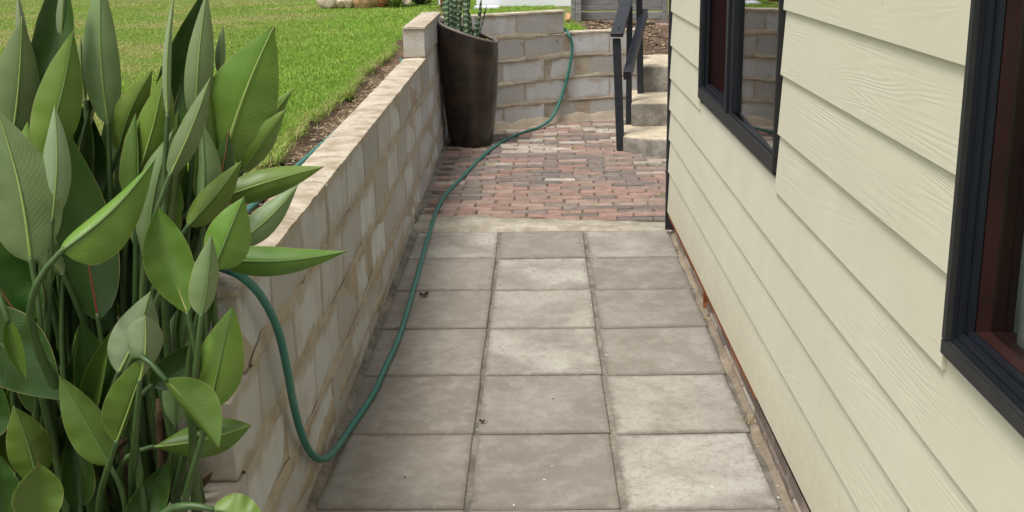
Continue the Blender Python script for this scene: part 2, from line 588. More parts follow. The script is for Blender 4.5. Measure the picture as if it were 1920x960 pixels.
def land(name, test, mat, x0, x1, y0, y1, step, amp):
    xs = np.arange(x0, x1 + 1e-6, step); ys = np.arange(y0, y1 + 1e-6, step)
    idx = {}; V = []; Fc = []
    def vid(i, j):
        if (i, j) not in idx:
            x, y = xs[i], ys[j]
            n = amp * (math.sin(x * 23 + y * 17) + math.sin(x * 41 - y * 29 + 2) + math.sin(y * 53 + x * 9)) / 3
            idx[(i, j)] = len(V); V.append((x, y, zland(x, y) + n))
        return idx[(i, j)]
    for i in range(len(xs) - 1):
        for j in range(len(ys) - 1):
            cx, cy = xs[i] + step / 2, ys[j] + step / 2
            if test(cx, cy):
                Fc.append((vid(i, j), vid(i + 1, j), vid(i + 1, j + 1), vid(i, j + 1)))
    return link(name, mesh(name, V, Fc, mat, True))

def in_bed(x, y):                          # rounded bed under the big plant
    return x < WX - .10 and y < 3.5 and ((x + .9) / 1.0) ** 2 + ((y - 2.5) / 1.05) ** 2 < 1 + .06 * math.sin(x * 9 + y * 7)
def is_soil(x, y):
    if x > .45 and y > yfar(x) + .06: return x > .62 - .25 * sm(10.4, 11.6, y) - .02 * math.sin(y * 9)
    if x > WX - .10: return False
    return x > edge_x(y)
def is_land(x, y):
    if in_bed(x, y): return False
    if x > WX - .10 and y < yfar(x) + .06: return False
    if x > .80 and y < 10.62: return False
    return True
o = land('garden_soil', lambda x, y: is_land(x, y) and is_soil(x, y), M['soil'], -3.6, 3.6, 1.2, 13.6, .05, .012)
tag(o, 'bare brown soil in the trench behind the wall and beside the steps', 'soil', kind='structure')
M['bedshade'] = mat_mortar('shaded_soil', (.055, .042, .028), (.022, .018, .013), (.10, .075, .05))  # the plant's shade is put into this much darker soil colour
o = land('plant_bed', in_bed, M['bedshade'], -2.1, -.8, 1.2, 3.6, .05, .012)
tag(o, 'soil bed under the big leaves, their shade put into its colour', 'soil', kind='structure')
o = land('lawn', lambda x, y: is_land(x, y) and not is_soil(x, y), M['lawnsoil'], -16.0, 3.0, .5, 30.0, .1, .006)
tag(o, 'lawn ground level behind the block wall', 'lawn', kind='structure')

# path bed, joints level just under the pavers
def slab(name, x0, x1, y0, y1, dz, mat, label, nx=14, ny=60):
    V, Fc = [], []
    for j in range(ny + 1):
        for i in range(nx + 1):
            x = x0 + (x1 - x0) * i / nx; y = y0 + (y1 - y0) * j / ny
            V.append((x, y, gz(x, y) + dz))
    for j in range(ny):
        for i in range(nx):
            a = j * (nx + 1) + i
            Fc.append((a, a + 1, a + nx + 2, a + nx + 1))
    o = link(name, mesh(name, V, Fc, mat))
    return tag(o, label, name.replace('_', ' '), kind='structure')

path = slab('path', -.90, .95, -2.0, 6.56, -.007, M['bed'], 'straight path of square concrete pavers along the house wall')
court = slab('brick_paving', -.90, 3.2, 6.56, 10.45, -.010, M['brickbed'], 'brick paved landing in front of the steps')

# pavers: three columns, seen rows and two more behind the camera
PX0, PY0, PTH, PSY = -.7236, 6.5524, -.0053, .5449
prnd = random.Random(5)
paver_meshes = []
for k in range(5):
    bm = chamfer_box(.479, PSY - .010, .05, .004, .003, prnd)
    paver_meshes.append(bm_mesh(bm, 'paver', M['paver']))
tilt = Vector((-GA, -GB, 1)).to_track_quat('Z', 'Y')
for j in range(10):
    for i in range(3):
        u = .5 * i + .25; v_ = -(j + .5) * PSY
        x = PX0 + math.cos(PTH) * u - math.sin(PTH) * v_
        y = PY0 + math.sin(PTH) * u + math.cos(PTH) * v_
        if i == 0: x += .006
        dz = prnd.uniform(-.0015, .003)
        o = link('paver', prnd.choice(paver_meshes), path, (x, y, gz(x, y) - .025 + dz))
        o.rotation_euler = (GB + prnd.uniform(-.002, .002), -GA * -1 + prnd.uniform(-.002, .002), PTH + prnd.uniform(-.006, .006) + (.012 if i == 2 else 0) + (-.004 if i == 0 else 0))

# cream concrete strip between the pavers and the bricks
V = []
sp = [(-.752, 6.585, 6.93), (-.3, 6.58, 6.87), (.1, 6.575, 6.80), (.45, 6.565, 6.76), (.79, 6.56, 6.70)]
n = 40
for i in range(n + 1):
    x = -.752 + (1.545) * i / n
    for (a, b) in zip(sp, sp[1:]):
        if a[0] <= x <= b[0] + 1e-6:
            t = (x - a[0]) / (b[0] - a[0]); y0_ = a[1] + t * (b[1] - a[1]); y1_ = a[2] + t * (b[2] - a[2])
    y1_ += .012 * math.sin(i * 1.7) * math.sin(i * .6)
    V += [(x, y0_ - .02, gz(x, y0_) - .03), (x, y0_, gz(x, y0_) + .004), (x, (y0_ + y1_) / 2, gz(x, y0_) + .009), (x, y1_, gz(x, y1_) + .004), (x, y1_ + .02, gz(x, y1_) - .03)]
Fc = [(i * 5 + k, (i + 1) * 5 + k, (i + 1) * 5 + k + 1, i * 5 + k + 1) for i in range(n) for k in range(4)]
o = link('concrete_strip', mesh('concrete_strip', V, Fc, M['strip'], True))
tag(o, 'cream concrete strip between the pavers and the bricks', 'strip', kind='structure')

# mortar fillet along the foot of the left wall
V = []
n = 90
for i in range(n + 1):
    y = 1.0 + 8.4 * i / n
    wv = .012 * math.sin(i * .9) * math.sin(i * 2.3)
    V += [(WX - .02, y, gz(WX, y) + .05), (WX + .006, y, gz(WX, y) + .014 + wv * .3), (WX + .03 + wv, y, gz(WX, y) + .001), (WX + .05, y, gz(WX, y) - .012)]
Fc = [(i * 4 + k, i * 4 + k + 1, (i + 1) * 4 + k + 1, (i + 1) * 4 + k) for i in range(n) for k in range(3)]
o = link('mortar_fillet', mesh('mortar_fillet', V, Fc, M['bed'], True), path)

# bricks, laid on edge across the landing
BP, BL = .0885, .222
brnd = random.Random(3)
bm_ = {}
for c in ('brick_red', 'brick_dark', 'brick_pale'):
    bm_[c] = []
    for k in range(5):
        bm = chamfer_box(BL - .008, BP - .011, .06, .005, .003, brnd)
        bm_[c].append(bm_mesh(bm, 'brick', M[c]))
cells = []
row = 0
y = 6.74
while y < 10.3:
    x = -.83 + (row % 2) * BL / 2 + brnd.uniform(-.02, .02)
    while x < 1.25:
        lim = .80 + (y - 6.45) * .155
        skew = y - .004 * (x) 
        ok = skew > 6.80 + (0.13 - .085 * (x + .75) / .75 if x < .8 else 0) + .0 and skew < yfar(x) - .03 and x > WX + .05 and x < lim + .05
        if x > .74 and 8.72 - .35 * (x - .7) < y: ok = False
        if ok: cells.append((x, skew, row))
        x += BL
    y += BP; row += 1
cells.sort(key=lambda c: c[1])
far_bm = bmesh.new()
for k, (x, y, rw) in enumerate(cells):
    fy = (y - 6.8) / 3.3
    r_ = brnd.random()
    if fy < .3: kind = 'brick_red' if r_ < .8 else 'brick_dark'
    elif fy < .62: kind = 'brick_dark' if r_ < .62 else ('brick_red' if r_ < .86 else 'brick_pale')
    else: kind = 'brick_pale' if r_ < .40 else ('brick_dark' if r_ < .72 else 'brick_red')
    if x < -.35 and .15 < fy < .7 and r_ < .6: kind = 'brick_dark'
    if k < 300:
        o = link('brick', brnd.choice(bm_[kind]), court, (x + brnd.uniform(-.004, .004), y + brnd.uniform(-.004, .004), gz(x, y) - .028 + brnd.uniform(-.003, .003)))
        o.rotation_euler = (GB + brnd.uniform(-.02, .02), brnd.uniform(-.012, .012), -.004 + brnd.uniform(-.010, .010))
    else:
        box_bm(far_bm, x - BL / 2 + .007, x + BL / 2 - .007, y - BP / 2 + .007, y + BP / 2 - .007, gz(x, y) - .05, gz(x, y) + .002)
if len(far_bm.verts):
    o = link('brick_remainder', bm_mesh(far_bm, 'brick_remainder', M['brick_pale']), court)
    o['kind'] = 'stuff'

# ------------------------------------------------------------------ block walls
blk_cache = {}
wrnd = random.Random(21)
def block(parent, cx, cy, cz, ln, ht, th, rz, name='block'):
    key = (round(ln, 2), round(ht, 3), wrnd.randrange(3))
    if key not in blk_cache:
        bm = chamfer_box(th, key[0] - .008, ht - .007, .0035, .003, wrnd)
        blk_cache[key] = bm_mesh(bm, 'block', M['block'])
    o = link(name, blk_cache[key], parent, (cx, cy, cz))
    o.rotation_euler = (wrnd.uniform(-.006, .006), wrnd.uniform(-.006, .006) , rz + wrnd.uniform(-.005, .005))
    return o

gw = empty('garden_wall', (WX - WT / 2, 5.5, 0))
tag(gw, 'low wall of pale concrete blocks along the left side of the path', 'wall')
gw.rotation_euler.x = .006                # the courses climb a little with the path
CH = .2175
TOPZ = .842
ends = [2.77, 2.585, 2.30, 2.05]           # each course runs further towards the camera
for c in range(4):
    z1 = TOPZ - CH * c
    y0_ = ends[c]; y1_ = 9.50
    yj = [4.53 - .24 * (c % 2) + .47 * k for k in range(-8, 14)]
    cuts = [y0_] + [q for q in yj if y0_ + .12 < q < y1_ - .1] + [y1_]
    for a, b in zip(cuts, cuts[1:]):
        # a slight batter: lower courses stand further out
        xx = -.010 + .007 * c
        block(gw, xx + wrnd.uniform(-.002, .002), (a + b) / 2 - 5.5, z1 - CH / 2, b - a, CH, WT, 0)
    boxes('mortar', [(-WT / 2 + .005, WT / 2 - .0025 + .007 * c - .010, y0_ + .015 - 5.5, y1_ - 5.5, z1 - CH - .001, z1 - .008)], M['mortar'], gw)
boxes('footing', [(-WT / 2 - .02, WT / 2 + .008, 1.85 - 5.5, 9.5 - 5.5, -.30, TOPZ - 4 * CH - .002)], M['mortar'], gw)
# thin worn mortar cap on top
def cap(parent, pts, wd, z, th, name='mortar_cap', seedv=1, n=70, mat='cap'):
    rr = random.Random(seedv)
    P = spline([(p[0], p[1], 0) for p in pts], max(2, n // (len(pts) - 1)))
    V, Fc = [], []
    for i, p in enumerate(P):
        t = (P[min(i + 1, len(P) - 1)] - P[max(i - 1, 0)]).normalized()
        s = Vector((t.y, -t.x, 0))
        for k, (o_, zz) in enumerate(((-.5, -th), (-.5, -.004), (-.2, .001), (.2, .001), (.5, -.004), (.5, -th))):
            q = p + s * (wd * o_ + rr.uniform(-.002, .002))
            V.append((q.x, q.y, z + zz + rr.uniform(-.0015, .0015)))
    m_ = 6
    for i in range(len(P) - 1):
        for k in range(m_ - 1):
            a = i * m_ + k
            Fc.append((a, a + 1, a + m_ + 1, a + m_))
    Fc.append(tuple(range(m_))); Fc.append(tuple(reversed(range((len(P) - 1) * m_, len(P) * m_))))
    return link(name, mesh(name, V, Fc, M[mat], False), parent)
ys_ = [2.765, 3.06, 3.53, 4.065, 4.53, 5.0, 5.48, 6.41, 7.35, 8.09]
for k, (a, b) in enumerate(zip(ys_, ys_[1:])):
    cap(gw, [(-.011, a - 5.5 + .003), (-.011, (a + b) / 2 - 5.5), (-.011, b - 5.5 - .003)], WT + .004, TOPZ + .008, .014, 'mortar_cap', k, 14)
# raised far end of the wall
cut = [8.09, 8.55, 9.02, 9.48]
for a, b in zip(cut, cut[1:]):
    block(gw, -.010, (a + b) / 2 - 5.5, TOPZ + .004 + .105, b - a, .205, WT, 0)
boxes('mortar', [(-WT / 2 + .003, WT / 2 - .017, 8.105 - 5.5, 9.5 - 5.5, TOPZ - .01, TOPZ + .198)], M['mortar'], gw)
cap(gw, [(-.011, 8.085 - 5.5), (-.011, 8.8 - 5.5), (-.011, 9.5 - 5.5)], WT + .006, TOPZ + .222, .016, 'mortar_cap', 33, 20)

def smear(parent, path, zc, hw, proud, seedv, name='mortar_smear'):
    """uneven ribbon of mortar wiped over a bed joint; path gives (point, outward normal)"""
    rr = random.Random(seedv)
    a1, a2, a3 = rr.uniform(0, 6), rr.uniform(0, 6), rr.uniform(0, 6)
    V, Fc = [], []
    for i, (p, nn_) in enumerate(path):
        t = i * .045
        k1 = max(.1, .5 + .65 * math.sin(t * 5.1 + a1) * math.sin(t * 2.3 + a2) + rr.uniform(-.3, .3))
        k2 = max(.1, .5 + .65 * math.sin(t * 4.3 + a3) * math.sin(t * 1.7 + a1) + rr.uniform(-.3, .3))
        tp = min(1, i / 4, (len(path) - 1 - i) / 4)
        k1 *= .15 + .85 * tp; k2 *= .15 + .85 * tp
        c = zc + .004 * math.sin(t * 3 + a2)
        for zz, d in ((-hw * k1, -.004), (-hw * k1 * .7, proud * .8), (rr.uniform(-.004, .004), proud * rr.uniform(.7, 1.3)), (hw * k2 * .7, proud * .8), (hw * k2, -.004)):
            q = p + nn_ * d
            V.append((q.x, q.y, c + zz))
    for i in range(len(path) - 1):
        for k in range(4):
            a = i * 5 + k
            Fc.append((a, a + 5, a + 6, a + 1))
    return link(name, mesh(name, V, Fc, M['mortar'], True), parent)
for c in range(1, 4):
    n = int((9.4 - ends[c - 1]) / .045)
    smear(gw, [(Vector((WT / 2 - .010 + .007 * c - .002, ends[c - 1] + .06 + .045 * k - 5.5, 0)), Vector((1, 0, 0))) for k in range(n)], TOPZ - CH * c, .040, .0016, 50 + c)
n = int((9.4 - 2.3) / .045)
smear(gw, [(Vector((WT / 2 + .010, 2.25 + .045 * k - 5.5, 0)), Vector((1, 0, 0))) for k in range(n)], .055, .06, .004, 77)

fw = empty('curved_wall', (0, 9.9, 0))
tag(fw, 'gently curved block wall with a stepped top behind the tall pot', 'wall')
fl = [Vector((a, b, 0)) for a, b in FARLINE]
seg = spline([(p.x, p.y, 0) for p in fl], 12)
cum = [0]
for a, b in zip(seg, seg[1:]): cum.append(cum[-1] + (b - a).length)
def along(s):
    s = max(0, min(cum[-1] - 1e-4, s))
    for i in range(len(cum) - 1):
        if cum[i + 1] >= s:
            t = (s - cum[i]) / (cum[i + 1] - cum[i])
            p = seg[i].lerp(seg[i + 1], t); d = (seg[i + 1] - seg[i]).normalized()
            return p, d
LT = cum[-1]
s_step = min(range(len(seg)), key=lambda i: abs(seg[i].x - .255))
s_step = cum[s_step]
def far_course(s0, s1, z0, z1, off, ln=.42):
    cuts = [s0]
    q = s0 + off
    while q < s1 - .1:
        if q > s0 + .08: cuts.append(q)
        q += ln
    cuts.append(s1)
    for a, b in zip(cuts, cuts[1:]):
        p, d = along((a + b) / 2)
        nrm = Vector((-d.y, d.x, 0))
        c = p + nrm * (WT / 2)
        block(fw, c.x, c.y - 9.9, (z0 + z1) / 2, b - a + .002, z1 - z0, WT, math.atan2(d.y, d.x) - math.pi / 2)
zb = .062
H4 = (.838 - zb) / 4
for c in range(4):
    far_course(0, LT, zb + H4 * c, zb + H4 * (c + 1), .21 + .22 * (c % 2))
far_course(0, s_step, .842, 1.03, .36)
def far_strip(name, s0, s1, z0, z1, inset, mat):
    V, Fc = [], []
    n = 26
    for i in range(n + 1):
        p, d = along(s0 + (s1 - s0) * i / n)
        nrm = Vector((-d.y, d.x, 0))
        for o_ in (inset, WT - inset):
            q = p + nrm * o_
            V += [(q.x, q.y - 9.9, z0), (q.x, q.y - 9.9, z1)]
    for i in range(n):
        a = i * 4
        Fc += [(a, a + 4, a + 5, a + 1), (a + 2, a + 3, a + 7, a + 6), (a + 1, a + 5, a + 7, a + 3), (a, a + 2, a + 6, a + 4)]
    Fc += [(0, 1, 3, 2), (n * 4, n * 4 + 2, n * 4 + 3, n * 4 + 1)]
    return link(name, mesh(name, V, Fc, mat), fw)
far_strip('mortar', .012, LT - .012, -.2, .836, .006, M['mortar'])
far_strip('mortar', .012, s_step - .012, .8365, 1.026, .006, M['mortar'])
def far_cap(s0, s1, z, sd_):
    pts = []
    for k in range(7):
        p, d = along(s0 + (s1 - s0) * k / 6)
        q = p + Vector((-d.y, d.x, 0)) * (WT / 2)
        pts.append((q.x, q.y - 9.9))
    cap(fw, pts, WT + .008, z, .018, 'mortar_cap', sd_, 24)
far_cap(0, s_step, 1.042, 5)
far_cap(s_step + .002, LT, .852, 6)
for c in range(1, 5):
    pth = []
    q = .03
    while q < (s_step if c == 4 else LT - .01):
        p, d = along(q)
        pth.append((Vector((p.x, p.y - 9.9, 0)), Vector((d.y, -d.x, 0))))
        q += .045
    smear(fw, pth, zb + H4 * c, .034, .0018, 90 + c)
# rough skirting of mortar at the foot
V, Fc = [], []
n = 40
for i in range(n + 1):
    p, d = along(.1 + (LT - .1) * i / n)
    nrm = Vector((d.y, -d.x, 0))
    wv = .02 * math.sin(i * 1.1) * math.sin(i * .37)
    for o_, zz in ((-.01, .135 + wv), (.008, .125 + wv), (.012, .075), (.03, .058)):
        q = p + nrm * o_
        V.append((q.x, q.y - 9.9, zz + (gz(q.x, q.y) - .064)))
Fc = [(i * 4 + k, i * 4 + k + 1, (i + 1) * 4 + k + 1, (i + 1) * 4 + k) for i in range(n) for k in range(3)]
link('mortar_skirting', mesh('mortar_skirting', V, Fc, M['mortar'], True), fw)

# ------------------------------------------------------------------ house
HX = .75
hs_ = empty('house', (HX, 3, 0))
tag(hs_, 'house wall clad in cream wood-grain lap boards with black windows', 'house')
def hb(name, lst, mat, parent=None, bevel=0):     # boxes in house coordinates (world minus house origin)
    return boxes(name, [(a - HX, b - HX, c - 3, d - 3, e, f) for a, b, c, d, e, f in lst], mat, parent or hs_, bevel)
CY = 6.46                                   # the house corner
W2 = (3.57, 5.28, .952, 1.95)               # far window: y0 y1 z0 z1
W1 = (.10, 2.015, .932, 2.05)               # near window
TOPW = 2.75
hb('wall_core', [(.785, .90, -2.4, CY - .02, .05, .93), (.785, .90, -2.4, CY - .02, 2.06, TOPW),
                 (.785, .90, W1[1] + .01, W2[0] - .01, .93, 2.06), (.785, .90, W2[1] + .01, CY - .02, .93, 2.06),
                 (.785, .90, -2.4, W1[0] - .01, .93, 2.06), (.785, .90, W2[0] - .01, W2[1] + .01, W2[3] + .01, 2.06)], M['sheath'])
hb('end_wall', [(.90, 6.0, CY - .14, CY - .02, .0, TOPW)], M['siding'])
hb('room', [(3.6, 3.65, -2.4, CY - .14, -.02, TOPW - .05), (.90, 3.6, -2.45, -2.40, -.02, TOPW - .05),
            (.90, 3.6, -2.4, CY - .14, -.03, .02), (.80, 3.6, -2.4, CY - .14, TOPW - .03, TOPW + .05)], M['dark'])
# roof slab with eaves
hb('roof', [(.55, 6.2, -2.6, CY + .25, TOPW + .06, TOPW + .2)], M['alu2'])

srnd = random.Random(9)
edges = [.130, .365, .550, .722, .896, 1.077, 1.262, 1.457, 1.645, 1.83, 2.015, 2.20, 2.385, 2.57]
def board(y0, y1, z0, h, seedo):
    """lap board, foot proud of the wall, head tucked under the next one"""
    bm = bmesh.new()
    tf, tb = .755 - .012, .786              # front foot x, back
    n = max(1, int((y1 - y0) / .25))
    rows = [(-.0, 0.), (-.0035, .004), (0.012, h * .5), (.0235, h)]
    ring = []
    for i in range(n + 1):
        y = y0 + (y1 - y0) * i / n
        d = .0008 * math.sin(y * 2.1 + seedo)
        pts = [(HX + .002, z0 + .0), (HX + d, z0 + .003), (HX + .0055 + d, z0 + h * .5), (HX + .0115, z0 + h), (HX + .02, z0 + h), (HX + .0098, z0 + .001)]
        ring.append([bm.verts.new((x - HX, y - 3, z)) for x, z in pts])
    for a, b in zip(ring, ring[1:]):
        for k in range(6):
            bm.faces.new((a[k], b[k], b[(k + 1) % 6], a[(k + 1) % 6]))
    bm.faces.new(ring[0]); bm.faces.new(list(reversed(ring[-1])))
    bmesh.ops.recalc_face_normals(bm, faces=bm.faces[:])
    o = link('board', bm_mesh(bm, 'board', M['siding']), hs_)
    return o
for i, z in enumerate(edges):
    h = (edges[i + 1] - z if i + 1 < len(edges) else .18) + .03
    spans = [(-2.4, CY - .012)]
    if z > .85:
        if z < 1.9:
            spans = [(W2[1] + .004, CY - .012), (W1[1] + .004, W2[0] - .022), (-2.4, W1[0] - .01)]
        elif z < 2.0:
            spans = [(W1[1] + .004, CY - .012), (-2.4, W1[0] - .01)]
    elif i == 1:
        spans = [(-2.4, 2.155), (2.157, CY - .012)]
    for a, b in spans:
        jag = srnd.uniform(-.006, .006)
        board(a, b + jag, z, h, srnd.uniform(0, 6))
# black corner strip
hb('corner_trim', [(.742, .80, CY - .006, CY + .022, .02, TOPW)], M['trim'], bevel=.003)
# plinth of bricks under the boards
pl = hb('plinth', [(.797, .90, -2.4, CY - .01, -.2, .115)], M['mortar'])
pb = [bm_mesh(chamfer_box(.10, .213, .068, .004, .003, srnd), 'brick', M[c]) for c in ('brick_dark', 'brick_red', 'brick_pale')]
y = 1.6
while y < CY - .12:
    o = link('brick', pb[srnd.choice((0, 0, 0, 1, 2))], pl, (.843 - HX, y + .11 - 3, .055 + gz(.78, y) * .6))
    o.rotation_euler = (.01, 0, srnd.uniform(-.01, .01))
    o2 = link('brick', pb[srnd.choice((0, 0, 1, 2))], pl, (.841 - HX, y - 3, -.022 + gz(.78, y) * .6))
    y += .224
m = NM('rusty_steel', .9, .2)
nn = m.noise(m.coord('Object'), 30, 6, .7)
m.color(m.ramp(nn, [(.3, (.13, .035, .012)), (.55, (.30, .095, .03)), (.75, (.42, .20, .09))]))
M['rust'] = m.m
hb('rusty_flashing', [(.757, .800, 3.75, CY - .02, .116, .1285), (.757, .7605, 3.75, CY - .02, .100, .116), (.757, .775, 5.02, 5.035, .02, .10)], M['rust'])
bpy.data.objects['rusty_flashing']['label'] = 'rusty steel flashing strip under the lowest board'
# the stained sandy gutter at the foot
V, Fc = [], []
n = 60
for i in range(n + 1):
    y = .5 + 6.0 * i / n
    wv = .012 * math.sin(i * 1.3) * math.sin(i * .43)
    x0_ = .772 + (PTH * (PY0 - y)) * 0
    V += [(.768 + wv, y, gz(.77, y) - .005), (.785, y, gz(.78, y) + .006), (.805, y, gz(.8, y) + .02)]
Fc = [(i * 3 + k, i * 3 + k + 1, (i + 1) * 3 + k + 1, (i + 1) * 3 + k) for i in range(n) for k in range(2)]
link('mortar_fillet', mesh('mortar_fillet', V, Fc, mat_mortar('sandy_fillet', (.36, .29, .205), (.22, .18, .13), (.44, .38, .30)), True), path)

# far window: fixed pane nearest the camera, dark opening beyond
def window(y0, y1, z0, z1, ft, fb, depth, label):
    """frame: outer flange proud of the boards, inner step running back to the glass"""
    fl_ = [(.744, .772, y0, y1, z0, z0 + fb), (.744, .772, y0, y1, z1 - fb, z1),
           (.744, .772, y0, y0 + ft, z0 + fb, z1 - fb), (.744, .772, y1 - ft, y1, z0 + fb, z1 - fb)]
    o = hb('window', fl_, M['alu2'], bevel=.002)
    o['label'] = label
    e = .010
    inn = [(.754, depth, y0 + ft - .002, y1 - ft + .002, z0 + fb - .002, z0 + fb + e), (.754, depth, y0 + ft - .002, y1 - ft + .002, z1 - fb - e, z1 - fb + .002),
           (.754, depth, y0 + ft - .002, y0 + ft + e, z0 + fb + e, z1 - fb - e), (.754, depth, y1 - ft - e, y1 - ft + .002, z0 + fb + e, z1 - fb - e)]
    hb('inner_frame', inn, M['alu'], o, bevel=.0015)
    return o
w2 = window(*W2, .016, .045, .768, 'black framed sliding window far along the wall')
ym = 4.50
hb('mullion', [(.7465, .80, ym + .01, ym + .06, W2[2] + .04, W2[3] - .04), (.758, .80, ym - .05, ym + .01, W2[2] + .054, W2[3] - .054)], M['alu'], w2, .002)
pn = hb('pane', [(.757, .761, W2[0] + .029, ym - .045, W2[2] + .053, W2[3] - .053)], M['glass'], w2)
for v in pn.data.vertices:                   # the sash is not quite parallel to the wall
    v.co.x += .020 * (v.co.y + 3 - W2[0]) / (ym - W2[0])
hb('sash', [(.772, .784, W2[1] - .05, W2[1] - .012, W2[2] + .05, W2[3] - .05), (.772, .80, ym + .02, W2[1] - .05, W2[2] + .045, W2[2] + .065)], M['alu'], w2, .001)
hb('wooden_reveal', [(.788, 1.25, W2[1] - .03, W2[1] + .008, W2[2], W2[3]), (.788, 1.25, W2[0] - .008, W2[0] + .02, W2[2], W2[3]), (.802, 1.25, W2[0] + .02, W2[1] - .03, W2[2] - .01, W2[2] + .03)], M['redwood'], w2)
w1 = window(*W1, .022, .030, .786, 'black framed window at the right edge, nearest the camera')
hb('bead', [(.760, .772, W1[1] - .042, W1[1] - .032, W1[2] + .040, W1[3] - .04), (.760, .772, W1[0] + .04, W1[1] - .042, W1[2] + .040, W1[2] + .052),
            (.772, .785, W1[1] - .052, W1[1] - .032, W1[2] + .0405, W1[3] - .041), (.772, .785, W1[0] + .04, W1[1] - .052, W1[2] + .0405, W1[2] + .060)], M['alu'], w1, .002)
hb('wooden_reveal', [(.787, .88, W1[1] - .050, W1[1] + .008, W1[2], W1[3]), (.787, .88, W1[0] + .02, W1[1] - .050, W1[2] - .01, W1[2] + .058)], M['redwood'], w1)
hb('pane', [(.812, .817, W1[0] + .03, W1[1] - .051, W1[2] + .059, W1[3] - .03)], M['glass'], w1)

# net curtain inside the near window
d = ray(1893, 400); YC = d.y * (.845 / d.x)
V, Fc = [], []
n = 70
for i in range(n + 1):
    y = YC - 1.5 * i / n
    x = .847 + .012 * math.sin(i * .75) + .004 * math.sin(i * 2.1)
    V += [(x, y, .985), (x + .004 * math.sin(i), y, 2.1)]
Fc = [(i * 2, i * 2 + 1, i * 2 + 3, i * 2 + 2) for i in range(n)]
o = link('curtain', mesh('curtain', V, Fc, M['curtain'], True))
md = o.modifiers.new('thick', 'SOLIDIFY'); md.thickness = .0015
tag(o, 'white net curtain behind the glass of the near window', 'curtain')

# ------------------------------------------------------------------ steps and railing
st = empty('concrete_steps', (.9, 8.8, .04))
tag(st, 'three worn concrete steps climbing behind the house corner', 'steps')
strnd = random.Random(4)
def step(poly, z0, z1, seedv):
    rr = random.Random(seedv)
    bm = bmesh.new()
    pts = []
    for (a, b) in zip(poly, poly[1:] + poly[:1]):
        L = math.hypot(b[0] - a[0], b[1] - a[1]); k = max(1, int(L / .06))
        for i in range(k):
            pts.append((a[0] + (b[0] - a[0]) * i / k, a[1] + (b[1] - a[1]) * i / k))
    cx = sum(p[0] for p in pts) / len(pts); cy = sum(p[1] for p in pts) / len(pts)
    rings = []
    for z, ins in ((z0, 0), (z0 + (z1 - z0) * .5, 0.002), (z1 - .026, .002), (z1 - .012, .008), (z1 - .002, .024), (z1, .06)):
        rg = []
        for p in pts:
            d = Vector((cx - p[0], cy - p[1])).normalized()
            j = rr.uniform(-.004, .004)
            rg.append(bm.verts.new((p[0] + d.x * (ins + j) - .9, p[1] + d.y * (ins + j) - 8.8, z + (rr.uniform(-.004, .004) if z > z1 - .03 else 0) - .04)))
        rings.append(rg)
    N = len(pts)
    for ri, (a, b) in enumerate(zip(rings, rings[1:])):
        for k in range(N):
            f = bm.faces.new((a[k], a[(k + 1) % N], b[(k + 1) % N], b[k]))
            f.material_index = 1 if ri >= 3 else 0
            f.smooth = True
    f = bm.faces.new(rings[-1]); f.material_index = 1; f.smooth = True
    return link('step', bm_mesh(bm, 'step', [M['step'], M['tread']]), st)
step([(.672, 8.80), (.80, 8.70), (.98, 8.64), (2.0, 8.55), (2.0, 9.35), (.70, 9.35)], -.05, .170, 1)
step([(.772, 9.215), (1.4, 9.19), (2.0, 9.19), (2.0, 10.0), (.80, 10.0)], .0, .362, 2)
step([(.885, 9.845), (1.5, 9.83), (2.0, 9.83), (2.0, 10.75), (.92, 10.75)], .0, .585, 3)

hr = empty('stair_railing', (.66, 8.87, .04))
tag(hr, 'black timber stair railing with three posts and two sloping rails', 'railing')
def beam(name, a, b, wx, wz, bev=.004, roll=0):
    a, b = Vector(a), Vector(b)
    d = b - a; L = d.length
    bm = chamfer_box(wx, wz, L, bev)
    q = d.to_track_quat('Z', 'Y')
    for v in bm.verts:
        v.co = q @ Vector((v.co.x, v.co.y, v.co.z)) + (a + b) / 2 - Vector((.66, 8.87, .04))
    return link(name, bm_mesh(bm, name, M['blackwood']), hr)
def vpost(name, u0, v0, u1, v1, Y, wx, wy):
    a = at(u0, v0, Y); b = at(u1, v1, Y)
    bm = chamfer_box(wx, wy, 1, .004)
    for v in bm.verts:
        t = v.co.z + .5
        c = a.lerp(b, max(0, min(1, t)))
        v.co = Vector((c.x + v.co.x, Y + v.co.y, c.z)) - Vector((.66, 8.87, .04))
    return link(name, bm_mesh(bm, name, M['blackwood']), hr)
vpost('post', 1163.5, 282, 1156, 72, 8.87, .06, .07)
vpost('post', 1178.5, 247, 1180.5, 10, 9.35, .045, .06)
vpost('post', 1201, 185, 1198, -30, 9.78, .05, .07)
# sloping rails: flat handrail on the post tops and a lower rail on their right side
r0 = at(1156.5, 66, 8.80); r1 = at(1186, -40, 9.85)
beam('handrail', r0, r1, .095, .035)
m0 = at(1176, 142, 8.80); m1 = at(1208, 24, 9.86)
beam('mid_rail', m0, m1, .06, .075)
for k in range(2):
    p = at(1156.5 + k * .6, 50 - 4.5 * k, 8.865) 
    bm = bmesh.new()
    bmesh.ops.create_cone(bm, cap_ends=True, segments=10, radius1=.006, radius2=.006, depth=.012, matrix=Matrix.Translation(r0.lerp(r1, .05 + .03 * k) + Vector((0.006, 0, .018)) - Vector((.66, 8.87, .04))))
    link('bolt', bm_mesh(bm, 'bolt', M['alu']), hr)

